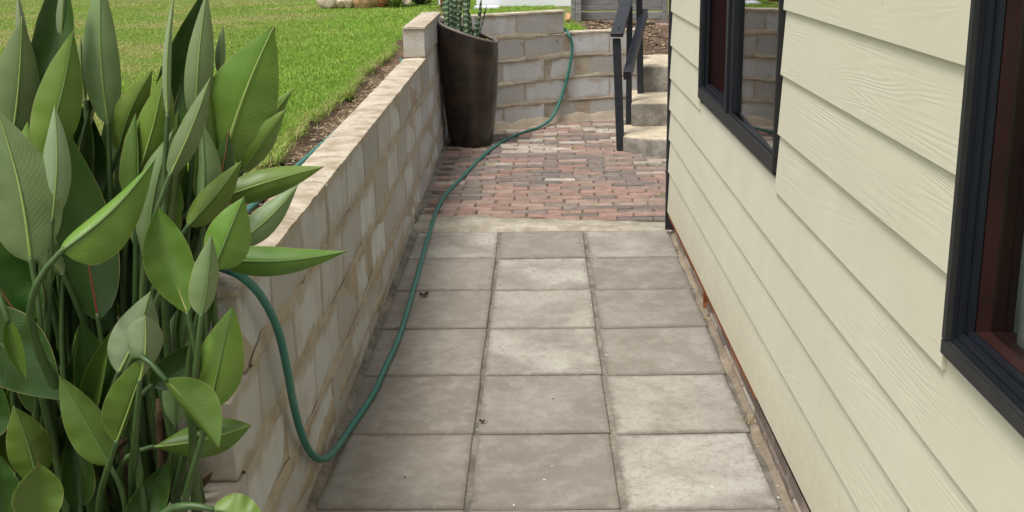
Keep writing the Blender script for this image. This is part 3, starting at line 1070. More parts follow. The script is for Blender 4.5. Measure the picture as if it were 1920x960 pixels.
# ------------------------------------------------------------------ tall pot and snake plant
PC = Vector((-.527, 9.19, .052))
pot = empty('tall_pot', PC)
tag(pot, 'tall dark brown glazed pot with a slanted rim by the wall corner', 'pot')
def rim_z(x, y):                            # the cut of the rim: high on the left, low on the right
    return .895 - .36 * x + .02 * y
def pot_r(t):
    return .168 + .070 * t ** .8 + .012 * math.sin(t * math.pi)
n = 56
V, Fc = [], []
prof = [0, .004, .02, .06, .12, .2, .3, .4, .5, .6, .7, .8, .88, .94, .975, 1.0]
for t in prof:
    for k in range(n):
        a = 2 * math.pi * k / n
        r = pot_r(t) - (.012 if t == 0 else (.003 if t == .004 else 0))
        x, y = r * math.cos(a), r * math.sin(a)
        V.append((x, y, t * rim_z(x, y)))
m_ = len(prof)
for i in range(m_ - 1):
    for k in range(n):
        Fc.append((i * n + k, i * n + (k + 1) % n, (i + 1) * n + (k + 1) % n, (i + 1) * n + k))
Fc.append(tuple(reversed(range(n))))
# inside wall
base = len(V)
for t in (1.0, .8, .6):
    for k in range(n):
        a = 2 * math.pi * k / n
        r = pot_r(t) - .022
        x, y = r * math.cos(a), r * math.sin(a)
        V.append((x, y, t * rim_z(x, y) - (.006 if t == 1 else 0)))
for i in range(2):
    for k in range(n):
        Fc.append((base + i * n + k, base + (i + 1) * n + k, base + (i + 1) * n + (k + 1) % n, base + i * n + (k + 1) % n))
body = link('body', mesh('pot_body', V, Fc, M['pot'], True), pot)
rp = []
for k in range(n + 1):
    a = 2 * math.pi * k / n
    r = pot_r(1) - .010
    x, y = r * math.cos(a), r * math.sin(a)
    rp.append(Vector((x, y, rim_z(x, y))))
vv, ff = tube_data(rp, .0125, 8, False)
link('rim', mesh('pot_rim', vv, ff, M['potrim'], True), body)
V = [(0, 0, .74)] + [((pot_r(.8) - .02) * math.cos(2 * math.pi * k / 24), (pot_r(.8) - .02) * math.sin(2 * math.pi * k / 24), .715 + .012 * math.sin(k * 2.1)) for k in range(24)]
Fc = [(0, k + 1, (k + 1) % 24 + 1) for k in range(24)]
link('potting_soil', mesh('potting_soil', V, Fc, M['soil'], True), pot)

sp_ = empty('snake_plant', PC + Vector((-.04, 0, .73)))
tag(sp_, 'snake plant with banded upright leaves growing in the tall pot', 'plant')
def blade(parent, p0, p1, wd, facing, twist, mat, thick=.006, nT=12, name='leaf', bend=0):
    p0, p1 = Vector(p0), Vector(p1)
    a = (p1 - p0)
    L = a.length
    an = a.normalized()
    s0 = Vector((math.cos(facing), math.sin(facing), 0))
    s0 = (s0 - an * s0.dot(an)).normalized()
    n0 = s0.cross(an)
    V, Fc, UV = [], [], []
    for i in range(nT + 1):
        t = i / nT
        ang = twist * t
        s = s0 * math.cos(ang) + n0 * math.sin(ang)
        nn_ = s.cross(an)
        prf = (.62 + .38 * min(1, t * 2.5)) * (1 if t < .7 else max(.02, 1 - ((t - .7) / .3) ** 1.8))
        p = p0 + a * t + n0 * bend * t * t * L
        w_ = wd / 2 * prf
        for o_, d in ((-1, 0.0), (-.45, -.16), (0, -.24), (.45, -.16), (1, 0), (.45, -.16 + .12), (0, -.24 + .14), (-.45, -.16 + .12)):
            V.append(p + s * (o_ * w_) - nn_ * (d * w_))
            UV.append((o_ * .5 + .5, t * L))
    for i in range(nT):
        for k in range(8):
            Fc.append((i * 8 + k, i * 8 + (k + 1) % 8, i * 8 + 8 + (k + 1) % 8, i * 8 + 8 + k))
    Fc.append(tuple(range(8))[::-1]); Fc.append(tuple(range(nT * 8, nT * 8 + 8)))
    return link(name, mesh(name, V, Fc, mat, True, UV), parent)
O = sp_.location
# base pixel, tip pixel, distance, width px
for (u0, v0, u1, v1, Y, wpx, fc, tw) in [
        (836, 66, 838, -40, 9.14, 10, .1, .3), (848, 70, 844, -20, 9.20, 9, -.3, .2), (857, 74, 866, -60, 9.10, 9, .2, -.4),
        (852, 62, 852, -70, 9.26, 10, .0, .3), (874, 80, 872, -50, 9.08, 11, -.15, .2), (884, 84, 879, 18, 9.10, 9, .3, .2),
        (889, 86, 892, 36, 9.10, 6, .5, .5), (890, 84, 903, -8, 9.14, 7, .8, .4), (894, 60, 913, 8, 9.20, 5, 1.2, .6),
        (866, 66, 884, -60, 9.28, 11, -.2, .2), (876, 66, 870, -90, 9.30, 11, .2, .3), (842, 66, 829, -10, 9.24, 6, .4, .2), (862, 78, 858, 10, 9.05, 6, .6, .3)]:
    a = at(u0, v0, Y); b = at(u1, v1, Y + .02)
    blade(sp_, a - O - Vector((0, 0, .10)), b - O, wpx * Y / F * 1.0, fc, tw, M['snake'], bend=0)
sd_ = empty('weed_seedling', at(918, 80, 9.18) - Vector((0, 0, .06)))
tag(sd_, 'tiny green weed seedling at the low side of the tall pot', 'weed')
vv, ff = tube_data([Vector((0, 0, -.03)), Vector((.005, 0, .05)), Vector((0, 0, .085))], [.003, .0025, .002], 6)
link('stem', mesh('stem', vv, ff, M['petiole'], True), sd_)
for k, (dx, dz) in enumerate(((-.03, .095), (.028, .085), (.012, .06), (-.02, .07))):
    blade(sd_, (0, 0, .06), (dx, -.01, dz), .022, .3 + k, 0, M['leaf_bright'])

# ------------------------------------------------------------------ garden hose
HR = .0118
hp = [Vector((-1.0, 8.6, .80)), Vector((-.945, 8.2, .82)), Vector((-.918, 7.85, .828)), Vector((-.925, 7.3, .808)), Vector((-.93, 6.5, .803)), Vector((-.93, 5.8, .806)),
      Vector((-.915, 5.25, .832)), Vector((-.94, 4.75, .822)), Vector((-.965, 4.3, .81)), Vector((-.99, 3.8, .80)), Vector((-.985, 3.3, .80)), Vector((-.93, 3.02, .845))]
for (u, v, x) in [(425, 505, -.80), (455, 520, -.745), (490, 556, -.722), (520, 615, -.715), (538, 690, -.715), (551, 760, -.715), (565, 812, -.718), (582, 848, -.720), (602, 861, -.716), (624, 849, -.705)]:
    d = ray(u, v); hp.append(Vector((0, 0, CAM_H)) + d * (x / d.x))
for (u, v, dz) in [(655, 806, HR), (700, 738, HR), (722, 690, HR), (745, 640, HR), (763, 585, HR), (776, 540, HR),
                   (790, 490, HR), (802, 447, HR + .004), (820, 392, HR), (838, 362, HR), (862, 337, HR), (900, 298, HR), (925, 277, HR), (950, 261, HR), (985, 247, HR), (1012, 238, .02)]:
    hp.append(on_ground(u, v, dz))
for (u, v) in [(1034, 222), (1049, 192), (1060, 160), (1067, 130), (1072, 100), (1072, 80), (1067, 66)]:
    x_ = at(u, v, 10.1).x
    hp.append(at(u, v, yfar(x_) - .018 - (.05 if v > 200 else .0)))
hp.append(Vector((.262, yfar(.26) + .06, .872)))
hp.append(Vector((.20, yfar(.2) + .22, .86)))
hp.append(Vector((.02, 10.5, .85)))
S = spline(hp, 9)
vv, ff = tube_data(S, HR, 12)
cu = [0]
for a, b in zip(S, S[1:]): cu.append(cu[-1] + (b - a).length)
uv = [(k / 12, cu[i]) for i in range(len(S)) for k in range(12)]
o = link('garden_hose', mesh('garden_hose', vv, ff, M['hose'], True, uv))
tag(o, 'green garden hose draped over the wall and snaking along the path', 'hose')

# ------------------------------------------------------------------ big leafy plant at the left
bp_root = Vector((-1.03, 2.62, .10))
bp_ = empty('strelitzia_plant', bp_root)
tag(bp_, 'big clump of broad paddle-shaped green leaves at the left edge', 'plant')
lrnd = random.Random(13)
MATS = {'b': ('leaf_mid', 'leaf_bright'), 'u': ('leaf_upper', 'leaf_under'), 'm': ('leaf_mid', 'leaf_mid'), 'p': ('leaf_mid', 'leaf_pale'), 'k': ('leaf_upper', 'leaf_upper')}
def leaf(b, t, wpx, Yb, Yt=None, face='d', roll=0, fold=25, style='b', rib='pale', bend=.04, fl=None, fr=None, pet=None, peak=.37, split=1.0, curl=0.0):
    Yt = Yb if Yt is None else Yt
    B = at(b[0], b[1], Yb); T = at(t[0], t[1], Yt)
    a = T - B; L = a.length; an = a.normalized()
    mid = (B + T) / 2
    d = (mid - Vector((0, 0, CAM_H))); zc = d.dot(FW); d.normalize()
    s = d.cross(an).normalized(); nrm = s.cross(an).normalized()
    q = Matrix.Rotation(R(roll), 3, an)
    s = q @ s; nrm = q @ nrm
    W = wpx * zc / F / 2 * 1.16
    up = nrm if face == 'u' else -nrm
    fl = fold if fl is None else fl
    fr = fold if fr is None else fr
    nT, nJ = 20, 5
    V, UV, Fc, FM = [], [], [], []
    ph = lrnd.uniform(0, 6.28)
    sb = lrnd.uniform(-.05, .05); tw = R(lrnd.uniform(-22, 22)); wl, wr = lrnd.uniform(.88, 1.1), lrnd.uniform(.88, 1.1); wa = lrnd.uniform(.02, .06)
    def prof(x):
        q_ = 1.08
        e = peak / (1 - peak) * q_
        return max(0.0, (x ** e) * ((1 - x) ** q_)) / ((peak ** e) * ((1 - peak) ** q_))
    def axis(tt):
        return B + a * tt - up * (bend * L * math.sin(math.pi * min(tt, 1)) ) + up * (curl * L * tt ** 3) + s * (sb * L * math.sin(math.pi * tt))
    rib_p = []
    for side in (0, 1):
        for i in range(nT + 1):
            tt = i / nT
            p = axis(tt)
            w_ = W * min(1.0, prof(min(.999, tt + .004))) 
            if side == 0: rib_p.append(p)
            qt = Matrix.Rotation(tw * (tt - .4), 3, an)
            s_, u_ = qt @ s, qt @ up
            for j in range(-nJ, nJ + 1):
                f = j / nJ
                ang = R((fl if f < 0 else fr) * (.55 + .75 * abs(f)))
                wav = wa * W * (math.sin(tt * 15 + ph + f * 2) + .5 * math.sin(tt * 31 + ph * 2 - f)) * abs(f) * (.3 + w_ / W)
                out = s_ * (f * w_ * (wl if f < 0 else wr) * math.cos(ang)) + u_ * (abs(f) * w_ * math.sin(ang) + wav)
                V.append(p + out + up * (.0009 if side == 0 else -.0009) - bp_root)
                UV.append((f * .5 + .5, tt))
    nc = 2 * nJ + 1
    half = (nT + 1) * nc
    for i in range(nT):
        for j in range(nc - 1):
            k = i * nc + j
            f1 = (k, k + 1, k + nc + 1, k + nc)
            f2 = tuple(half + x for x in reversed(f1))
            if face == 'u': Fc += [f1, f2]
            else: Fc += [tuple(reversed(f1)), tuple(reversed(f2))]
            FM += [0, 1]
    ms = [M[x] for x in MATS[style]]
    o = link('leaf', mesh('leaf', V, Fc, ms, True, UV, FM), bp_)
    # midrib along the blade
    rr_ = max(.0022, W * .055)
    pts = [x - bp_root - up * .0016 for x in rib_p]
    vv, ff = tube_data(pts, [rr_ * (1 - .8 * i / nT) for i in range(nT + 1)], 6)
    link('midrib', mesh('midrib', vv, ff, M['rib_' + rib], True), o)
    # stalk from the clump
    if pet is None:
        k = (b[0] - 230) / 400
        r0_ = bp_root + Vector((max(-.26, min(.17, k * .45)) + lrnd.uniform(-.05, .05), (Yb - 2.6) * .45 + lrnd.uniform(-.06, .06), -.05))
    else:
        r0_ = at(*pet)
    dist = (B - r0_).length
    c1 = r0_ + Vector((0, 0, .45 * dist)) + (B - r0_) * .12
    c2 = B - an * (.33 * dist)
    ps = []
    for i in range(15):
        tt = i / 14
        ps.append(r0_ * (1 - tt) ** 3 + c1 * 3 * tt * (1 - tt) ** 2 + c2 * 3 * tt * tt * (1 - tt) + B * tt ** 3)
    ps.append(axis(.03))
    r1_ = max(.0055, rr_ * 1.2)
    rb = lrnd.uniform(.013, .019)
    vv, ff = tube_data([x - bp_root for x in ps], [rb + (r1_ - rb) * (i / 15) ** .75 + .012 * max(0, 1 - i / 4.5) for i in range(16)], 8)
    link('stalk', mesh('stalk', vv, ff, M['petiole'], True), o)
    return o

LV = [
 # base px, tip px, width px, distance at base, at tip, options
 ((18, 290), (41, 30), 92, 2.62, 2.62, dict(style='u')),
 ((50, 170), (31, -25), 26, 2.75, 2.78, dict(style='p')),
 ((78, 190), (112, -75), 74, 2.66, 2.70, dict(style='k', face='u', rib='red', roll=-18)),
 ((112, 120), (122, -60), 24, 2.70, 2.70, dict(style='p')),
 ((76, 300), (138, 54), 86, 2.52, 2.56, dict(style='b', rib='green')),
 ((203, 235), (190, -55), 72, 2.72, 2.76, dict(style='u')),
 ((160, 190), (151, 64), 18, 2.78, 2.80, dict(style='u')),
 ((222, 285), (286, 131), 58, 2.74, 2.72, dict(style='b', rib='green')),
 ((262, 320), (311, 128), 72, 2.66, 2.66, dict(style='b', rib='pale', roll=-15)),
 ((314, 220), (328, -20), 20, 2.62, 2.66, dict(style='p', fold=35)),
 ((300, 275), (386, -25), 96, 2.80, 2.84, dict(style='k', face='u', rib='yellow')),
 ((366, 230), (388, -20), 54, 2.74, 2.78, dict(style='u')),
 ((412, 140), (418, 46), 20, 2.86, 2.86, dict(style='p')),
 ((318, 330), (394, 145), 50, 2.56, 2.62, dict(style='u')),
 ((418, 305), (515, 46), 128, 2.78, 2.80, dict(style='b', rib='pale', fold=10)),
 ((466, 300), (551, 165), 44, 2.90, 2.92, dict(style='b')),
 ((452, 325), (536, 204), 56, 2.80, 2.80, dict(style='b', rib='green', roll=20)),
 ((278, 490), (326, 240), 92, 2.62, 2.66, dict(style='u', rib='green')),
 ((97, 415), (102, 196), 54, 2.46, 2.50, dict(style='p')),
 ((184, 598), (122, 236), 96, 2.60, 2.64, dict(style='k', face='u', rib='red', fold=8)),
 ((50, 345), (51, 228), 62, 2.58, 2.60, dict(style='b')),
 ((58, 490), (-8, 200), 112, 2.42, 2.46, dict(style='u', fold=10)),
 ((48, 610), (-70, 400), 130, 2.44, 2.40, dict(style='k', face='u', rib='brown')),
 ((102, 440), (30, 322), 52, 2.62, 2.62, dict(style='k', face='u')),
 ((118, 515), (48, 385), 56, 2.58, 2.58, dict(style='u')),
 ((116, 470), (292, 297), 128, 2.32, 2.40, dict(style='b', fl=66, fr=14, rib='green', bend=-.02, peak=.22, pet=(190, 990, 2.45))),
 ((352, 590), (296, 386), 96, 2.36, 2.40, dict(style='b', face='u', rib='yellow', fold=26, peak=.5)),
 ((378, 592), (396, 438), 54, 2.34, 2.36, dict(style='u', rib='green', roll=18)),
 ((402, 505), (458, 368), 84, 2.46, 2.50, dict(style='b', rib='green', fold=20)),
 ((415, 487), (655, 470), 58, 2.56, 2.62, dict(style='m', rib='green', fold=24, peak=.3)),
 ((410, 372), (609, 312), 58, 2.72, 2.80, dict(style='b', rib='pale', fold=22, peak=.38)),
 ((436, 462), (560, 345), 52, 2.66, 2.76, dict(style='u')),
 ((352, 425), (454, 300), 58, 2.62, 2.66, dict(style='b', rib='green')),
 ((222, 700), (282, 546), 88, 2.38, 2.40, dict(style='p', fold=24)),
 ((262, 715), (272, 590), 96, 2.28, 2.28, dict(style='p', fold=38, peak=.55)),
 ((392, 768), (438, 572), 82, 2.34, 2.40, dict(style='b', rib='green', fold=16, peak=.38)),
 ((285, 722), (412, 625), 64, 2.46, 2.46, dict(style='k', face='u')),
 ((310, 712), (411, 842), 96, 2.24, 2.20, dict(style='m', face='u', rib='yellow', fl=12, fr=62, peak=.42)),
 ((285, 838), (472, 797), 74, 2.38, 2.40, dict(style='m', rib='pale', fold=30, peak=.55)),
 ((206, 872), (110, 702), 72, 2.34, 2.36, dict(style='m', rib='green', fold=18)),
 ((218, 830), (278, 655), 76, 2.30, 2.28, dict(style='m', fl=10, fr=70, rib='pale')),
 ((15, 600), (50, 712), 44, 2.20, 2.18, dict(style='p', face='u', rib='yellow', fold=40)),
 ((-55, 590), (118, 752), 120, 2.36, 2.36, dict(style='k', face='u', rib='green', fold=8)),
 ((86, 1010), (72, 868), 84, 2.12, 2.12, dict(style='b', face='u', rib='yellow', fold=18, peak=.6)),
 ((398, 955), (505, 985), 76, 2.22, 2.22, dict(style='b', rib='green', fold=10, pet=(290, 1010, 2.25))),
 # broad leaves low in front of the stalks
 ((70, 905), (25, 760), 84, 2.30, 2.30, dict(style='m', rib='green', fold=30)),
 ((150, 950), (128, 800), 78, 2.40, 2.42, dict(style='k', face='u', rib='green', fold=34)),
 ((255, 1000), (318, 858), 74, 2.36, 2.38, dict(style='k', face='u', rib='green', fold=30)),
 ((185, 770), (150, 600), 76, 2.50, 2.52, dict(style='k', face='u', rib='brown', fold=28)),
 ((330, 800), (352, 640), 62, 2.50, 2.52, dict(style='u', rib='green', fold=34)),
 ((20, 1000), (-10, 840), 90, 2.34, 2.34, dict(style='k', face='u', rib='green', fold=24)),
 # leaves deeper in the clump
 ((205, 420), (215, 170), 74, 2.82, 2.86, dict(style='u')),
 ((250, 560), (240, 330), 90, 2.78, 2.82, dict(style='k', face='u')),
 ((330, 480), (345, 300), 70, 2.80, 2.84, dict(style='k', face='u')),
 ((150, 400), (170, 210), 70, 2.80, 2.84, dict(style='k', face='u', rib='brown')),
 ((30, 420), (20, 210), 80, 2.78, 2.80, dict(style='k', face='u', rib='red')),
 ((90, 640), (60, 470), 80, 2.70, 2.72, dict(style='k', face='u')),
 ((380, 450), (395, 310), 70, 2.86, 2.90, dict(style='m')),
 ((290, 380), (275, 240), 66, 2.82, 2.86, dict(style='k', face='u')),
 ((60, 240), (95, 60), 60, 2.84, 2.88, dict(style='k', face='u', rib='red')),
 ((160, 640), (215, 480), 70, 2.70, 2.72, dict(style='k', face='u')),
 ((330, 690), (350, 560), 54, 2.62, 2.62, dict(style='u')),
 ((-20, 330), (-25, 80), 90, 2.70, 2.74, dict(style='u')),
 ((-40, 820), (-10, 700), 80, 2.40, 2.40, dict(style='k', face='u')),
]
for b, t, wp, yb, yt, kw in LV:
    leaf(b, t, wp, yb, yt, **kw)
frl = random.Random(31)
for k in range(30):                           # more upright leaves between the big ones
    u = -40 + 460 * frl.random(); v = 230 + 330 * frl.random()
    Y = 2.62 + .26 * frl.random()
    hgt = frl.uniform(150, 240)
    leaf((u, v + hgt * .5), (u + frl.uniform(-30, 55), max(v - hgt * .5, 60 + abs(u - 200) * .3)), frl.uniform(46, 86), Y, Y + .03, face=frl.choice('udd'), style=frl.choice('kumbu'), rib=frl.choice(('green', 'green', 'pale', 'brown')), roll=frl.uniform(-45, 45), fold=frl.uniform(20, 50))
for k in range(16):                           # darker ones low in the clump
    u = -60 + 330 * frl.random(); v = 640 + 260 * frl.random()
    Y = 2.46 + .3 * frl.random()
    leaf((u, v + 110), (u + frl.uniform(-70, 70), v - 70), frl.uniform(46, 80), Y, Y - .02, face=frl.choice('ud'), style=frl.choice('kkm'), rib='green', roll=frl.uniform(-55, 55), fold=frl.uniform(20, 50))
for k in range(44):
    u = -90 + 420 * frl.random(); v = 440 + 480 * frl.random()
    Y = 2.90 + .25 * frl.random()
    leaf((u, v + 150), (u + frl.uniform(-60, 60), v - 60), frl.uniform(80, 130), Y, Y + .03, face=frl.choice('ud'), style=frl.choice('kkkm'), rib='green', roll=frl.uniform(-40, 40))
# loose old stalks and dry sheaths at the foot
for k in range(22):
    x0_ = lrnd.uniform(-.30, .14); yy = lrnd.uniform(-.18, .2)
    hgt = lrnd.uniform(.25, .75)
    p0 = Vector((x0_, yy, -.08)); p1 = Vector((x0_ * 1.25 + lrnd.uniform(-.06, .06), yy + lrnd.uniform(-.08, .08), hgt))
    pm = (p0 + p1) / 2 + Vector((lrnd.uniform(-.03, .03), 0, 0))
    P = spline([p0, pm, p1], 5)
    vv, ff = tube_data(P, [.017 - .008 * i / len(P) for i in range(len(P))], 7)
    link('stalk', mesh('stalk', vv, ff, M['petiole'] if k % 4 else M['dry'], True), bp_)
for k in range(26):
    p0 = Vector((lrnd.uniform(-.3, .16), lrnd.uniform(-.28, .1), lrnd.uniform(-.02, .4)))
    blade(bp_, p0, p0 + Vector((lrnd.uniform(-.12, .12), lrnd.uniform(-.1, .02), lrnd.uniform(.05, .22))), .035, lrnd.uniform(0, 3), 1.2, M['dry'], name='dry_sheath', bend=.2)

# ------------------------------------------------------------------ grass
def blades(name, pts, hgt, wid, tint, seedv, lean=.5):
    g = np.random.default_rng(seedv)
    n = len(pts)
    az = g.uniform(0, 2 * np.pi, n)
    ln = g.uniform(.1, lean, n) * hgt
    dirv = np.stack([np.cos(az), np.sin(az), np.zeros(n)], 1)
    az2 = g.uniform(0, 2 * np.pi, n)
    side = np.stack([np.cos(az2), np.sin(az2), np.zeros(n)], 1)
    z = np.array([0, 0, 1.0])
    b0 = pts
    b1 = pts + dirv * (ln * .35)[:, None] + z * (hgt * .55)[:, None]
    b2 = pts + dirv * (ln * 1.25)[:, None] + z * (hgt * (1 - .25 * ln / hgt))[:, None]
    wv = wid[:, None] * side
    V = np.stack([b0 - wv * .5, b0 + wv * .5, b1 + wv * .42, b1 - wv * .42, b2], 1).reshape(-1, 3)
    me = bpy.data.meshes.new(name)
    me.vertices.add(n * 5)
    me.vertices.foreach_set('co', V.astype(np.float32).ravel())
    base = np.arange(n)[:, None] * 5
    loops = np.concatenate([base + 0, base + 1, base + 2, base + 3, base + 3, base + 2, base + 4], 1).ravel()
    me.loops.add(n * 7)
    me.loops.foreach_set('vertex_index', loops.astype(np.int32))
    me.polygons.add(n * 2)
    ls = np.stack([np.arange(n) * 7, np.arange(n) * 7 + 4], 1).ravel()
    lt = np.tile([4, 3], n)
    me.polygons.foreach_set('loop_start', ls.astype(np.int32))
    me.polygons.foreach_set('loop_total', lt.astype(np.int32))
    me.update(calc_edges=True)
    at_ = me.color_attributes.new('tint', 'FLOAT_COLOR', 'POINT')
    c = np.zeros((n, 5, 4), np.float32)
    c[:, :, 0] = tint[:, 0:1]; c[:, :, 1] = tint[:, 1:2]; c[:, :, 3] = 1
    at_.data.foreach_set('color', c.ravel())
    me.materials.append(M['grass'])
    return link(name, me)

def vnoise(x, y, s, seedv):
    g = np.random.default_rng(seedv)
    T = g.random((64, 64))
    X, Y = x * s + 100, y * s + 100
    i, j = np.floor(X).astype(int), np.floor(Y).astype(int)
    fx, fy = X - i, Y - j
    fx = fx * fx * (3 - 2 * fx); fy = fy * fy * (3 - 2 * fy)
    a = T[i % 64, j % 64]; b = T[(i + 1) % 64, j % 64]; c = T[i % 64, (j + 1) % 64]; d = T[(i + 1) % 64, (j + 1) % 64]
    return (a * (1 - fx) + b * fx) * (1 - fy) + (c * (1 - fx) + d * fx) * fy

def grass_points():
    out = []
    for (y0_, y1_, dens, xl) in ((1.4, 3.6, 6500, -3.0), (3.6, 5.0, 12000, -2.5), (5.0, 7.0, 9000, -3.4), (7.0, 9.5, 6000, -4.5), (9.5, 12.0, 3600, -5.7), (12.0, 16.0, 2000, -7.4), (16.0, 24.0, 800, -11.5)):
        xr = -.98 if y1_ < 9.6 else 1.2
        n = int((y1_ - y0_) * (xr - xl) * dens)
        x = rng.uniform(xl, xr, n); y = rng.uniform(y0_, y1_, n)
        out.append(np.stack([x, y], 1))
    P = np.concatenate(out)
    keep = np.array([is_land(x, y) and not is_soil(x + .012, y) and not (x < -.88 and x > edge_x(y)) and not (x > .25 and x < 3 and y > 11.4) for x, y in P])
    return P[keep]
GP = grass_points()
gzv = np.array([zland(x, y) for x, y in GP])
ex = np.array([edge_x(y) for y in GP[:, 1]])
dry = vnoise(GP[:, 0], GP[:, 1], 1.6, 1) * .6 + vnoise(GP[:, 0], GP[:, 1], 5.5, 2) * .4
leftness = np.clip((-1.45 - GP[:, 0] - .05 * (GP[:, 1] - 5)) / 1.1, 0, 1)
pd = np.clip((dry - .50) * 2.2, 0, 1) * .3 + leftness * np.clip((dry - .42) * 3.6, 0, 1) * .8 + .03
isdry = rng.random(len(GP)) < pd
tint = np.stack([np.clip(rng.normal(.52, .25, len(GP)) + (dry - .5) * .5 - leftness * .12, 0, 1), np.where(isdry, rng.uniform(.45, 1, len(GP)), rng.uniform(0, .12, len(GP)) + leftness * .10)], 1)
hg = rng.uniform(.016, .038, len(GP)) * (1 - .25 * leftness) * (.75 + .5 * vnoise(GP[:, 0], GP[:, 1], 9, 3))
sc_ = 1 + np.clip((GP[:, 1] - 5) / 9, 0, 1) * 1.1
o = blades('grass', np.column_stack([GP, gzv - .004]), hg, rng.uniform(.0028, .0048, len(GP)) * sc_, tint, 5, 1.1)
tag(o, 'short green lawn grass behind the wall, drier and yellower at the left', 'grass', kind='stuff')
# straggling runners over the cut edge of the turf
n = 5200
yy = rng.uniform(3.3, 9.3, n)
xx = np.array([edge_x(y) for y in yy]) + rng.normal(.0, .012, n)
zz = np.array([zland(x - .03, y) for x, y in zip(xx, yy)]) - rng.uniform(0, .03, n)
tt = np.stack([rng.uniform(.1, .8, n), np.where(rng.random(n) < .5, rng.uniform(.5, 1, n), .1)], 1)
o = blades('turf_fringe', np.column_stack([xx, yy, zz]), rng.uniform(.02, .05, n), rng.uniform(.003, .005, n), tt, 6, 1.9)
tag(o, 'straggling dry runners along the cut edge of the turf', 'grass', kind='stuff')
# weeds at the plant's foot, bottom left
n = 2600
xx = rng.uniform(-1.9, -.95, n); yy = rng.uniform(2.2, 3.1, n)
zz = np.array([zland(x, y) for x, y in zip(xx, yy)])
tt = np.stack([rng.uniform(0, .4, n), rng.uniform(0, .2, n)], 1)
o = blades('weeds', np.column_stack([xx, yy, zz]), rng.uniform(.04, .12, n), rng.uniform(.004, .007, n), tt, 8, .9)
tag(o, 'low green weeds on the soil below the big leaves', 'weeds', kind='stuff')

# wood chips and leaf litter on the soil
def chips(name, pts, size, mats, label, seedv):
    rr = random.Random(seedv)
    V, Fc, FM = [], [], []
    for (x, y, z) in pts:
        L = size * rr.uniform(.5, 1.6); W = L * rr.uniform(.25, .6); a = rr.uniform(0, 6.28); tl = rr.uniform(-.5, .5)
        ca, sa = math.cos(a), math.sin(a)
        b = len(V)
        for (p, q, r_) in ((-L, -W, 0), (L * .9, -W * .7, L * tl), (L, W * .6, L * tl + .003), (-L * .8, W, .003), (0, 0, L * .25 + .004)):
            V.append((x + p * ca - q * sa, y + p * sa + q * ca, z + r_ * .6 + .004))
        Fc += [(b, b + 1, b + 4), (b + 1, b + 2, b + 4), (b + 2, b + 3, b + 4), (b + 3, b, b + 4)]
        FM += [rr.randrange(len(mats))] * 4
    o = link(name, mesh(name, V, Fc, mats, False, None, FM))
    return tag(o, label, 'litter', kind='stuff')
pts = []
rr = random.Random(2)
for k in range(1500):
    y = rr.uniform(3.2, 8.3); x = rr.uniform(edge_x(y) + .02, -.905)
    pts.append((x, y, zland(x, y)))
chips('trench_litter', pts, .008, [M['straw'], M['soil'], M['dry'], M['straw']], 'dry leaf litter in the soil trench behind the wall', 3)
pts = []
for k in range(2600):
    y = rr.uniform(10.5, 12.4); x = rr.uniform(.5, 2.2)
    if is_land(x, y): pts.append((x, y, zland(x, y)))
chips('bark_mulch', pts, .018, [M['soil'], M['soil'], M['dry'], M['straw'], M['soil']], 'pale bark chips on the soil above the steps', 4)

# ------------------------------------------------------------------ background
fe = empty('timber_fence', at(1160, 40, 12.0))
tag(fe, 'weathered grey timber fence of horizontal boards behind the steps', 'fence')
FO = fe.location
frn = random.Random(6)
def fbox(name, u0, u1, v0, v1, Y, th, mat, parent=fe, ext=0):
    a = at(u0, v1, Y); b = at(u1, v0, Y)
    L, H = abs(b.x - a.x), abs(b.z - a.z) + ext
    bm = chamfer_box(L, th, H, .006, .003, frn)
    c = Vector(((a.x + b.x) / 2, Y, min(a.z, b.z) + H / 2))
    return link(name, bm_mesh(bm, name, mat), parent, c - fe.location)
for (u0, u1) in ((1090, 1160), (1161, 1243)):
    fbox('board', u0, u1, 21.5, 38, 12.0, .03, M['greywood'])
    fbox('board', u0, u1, -4, 20.5, 12.006, .03, M['greywood'])
    fbox('board', u0, u1, -32, -5, 12.0, .03, M['greywood'])
    fbox('board', u0, u1, -60, -33, 12.006, .03, M['greywood'])
fbox('post', 1071, 1079, -70, 36, 11.95, .09, M['greywood'])
fbox('post', 1079.5, 1090, -70, 41, 11.93, .09, M['greywood'])
fbox('post', 1157, 1164, -70, 38, 12.06, .08, M['greywood'])
fbox('post', 1242, 1252, -70, 46, 11.93, .1, M['greywood'])
fbox('cross_bar', 1161.5, 1243, -66, -60, 11.99, .06, M['greywood'])
a = at(1244, 57, 11.8)
o = link('loose_brick', bm_mesh(chamfer_box(.11, .22, .075, .006, .003, frn), 'loose_brick', M['brick_red']), None, a + Vector((0, 0, .03)), (0, 0, .2))
tag(o, 'red brick lying on the soil at the foot of the fence post', 'brick')

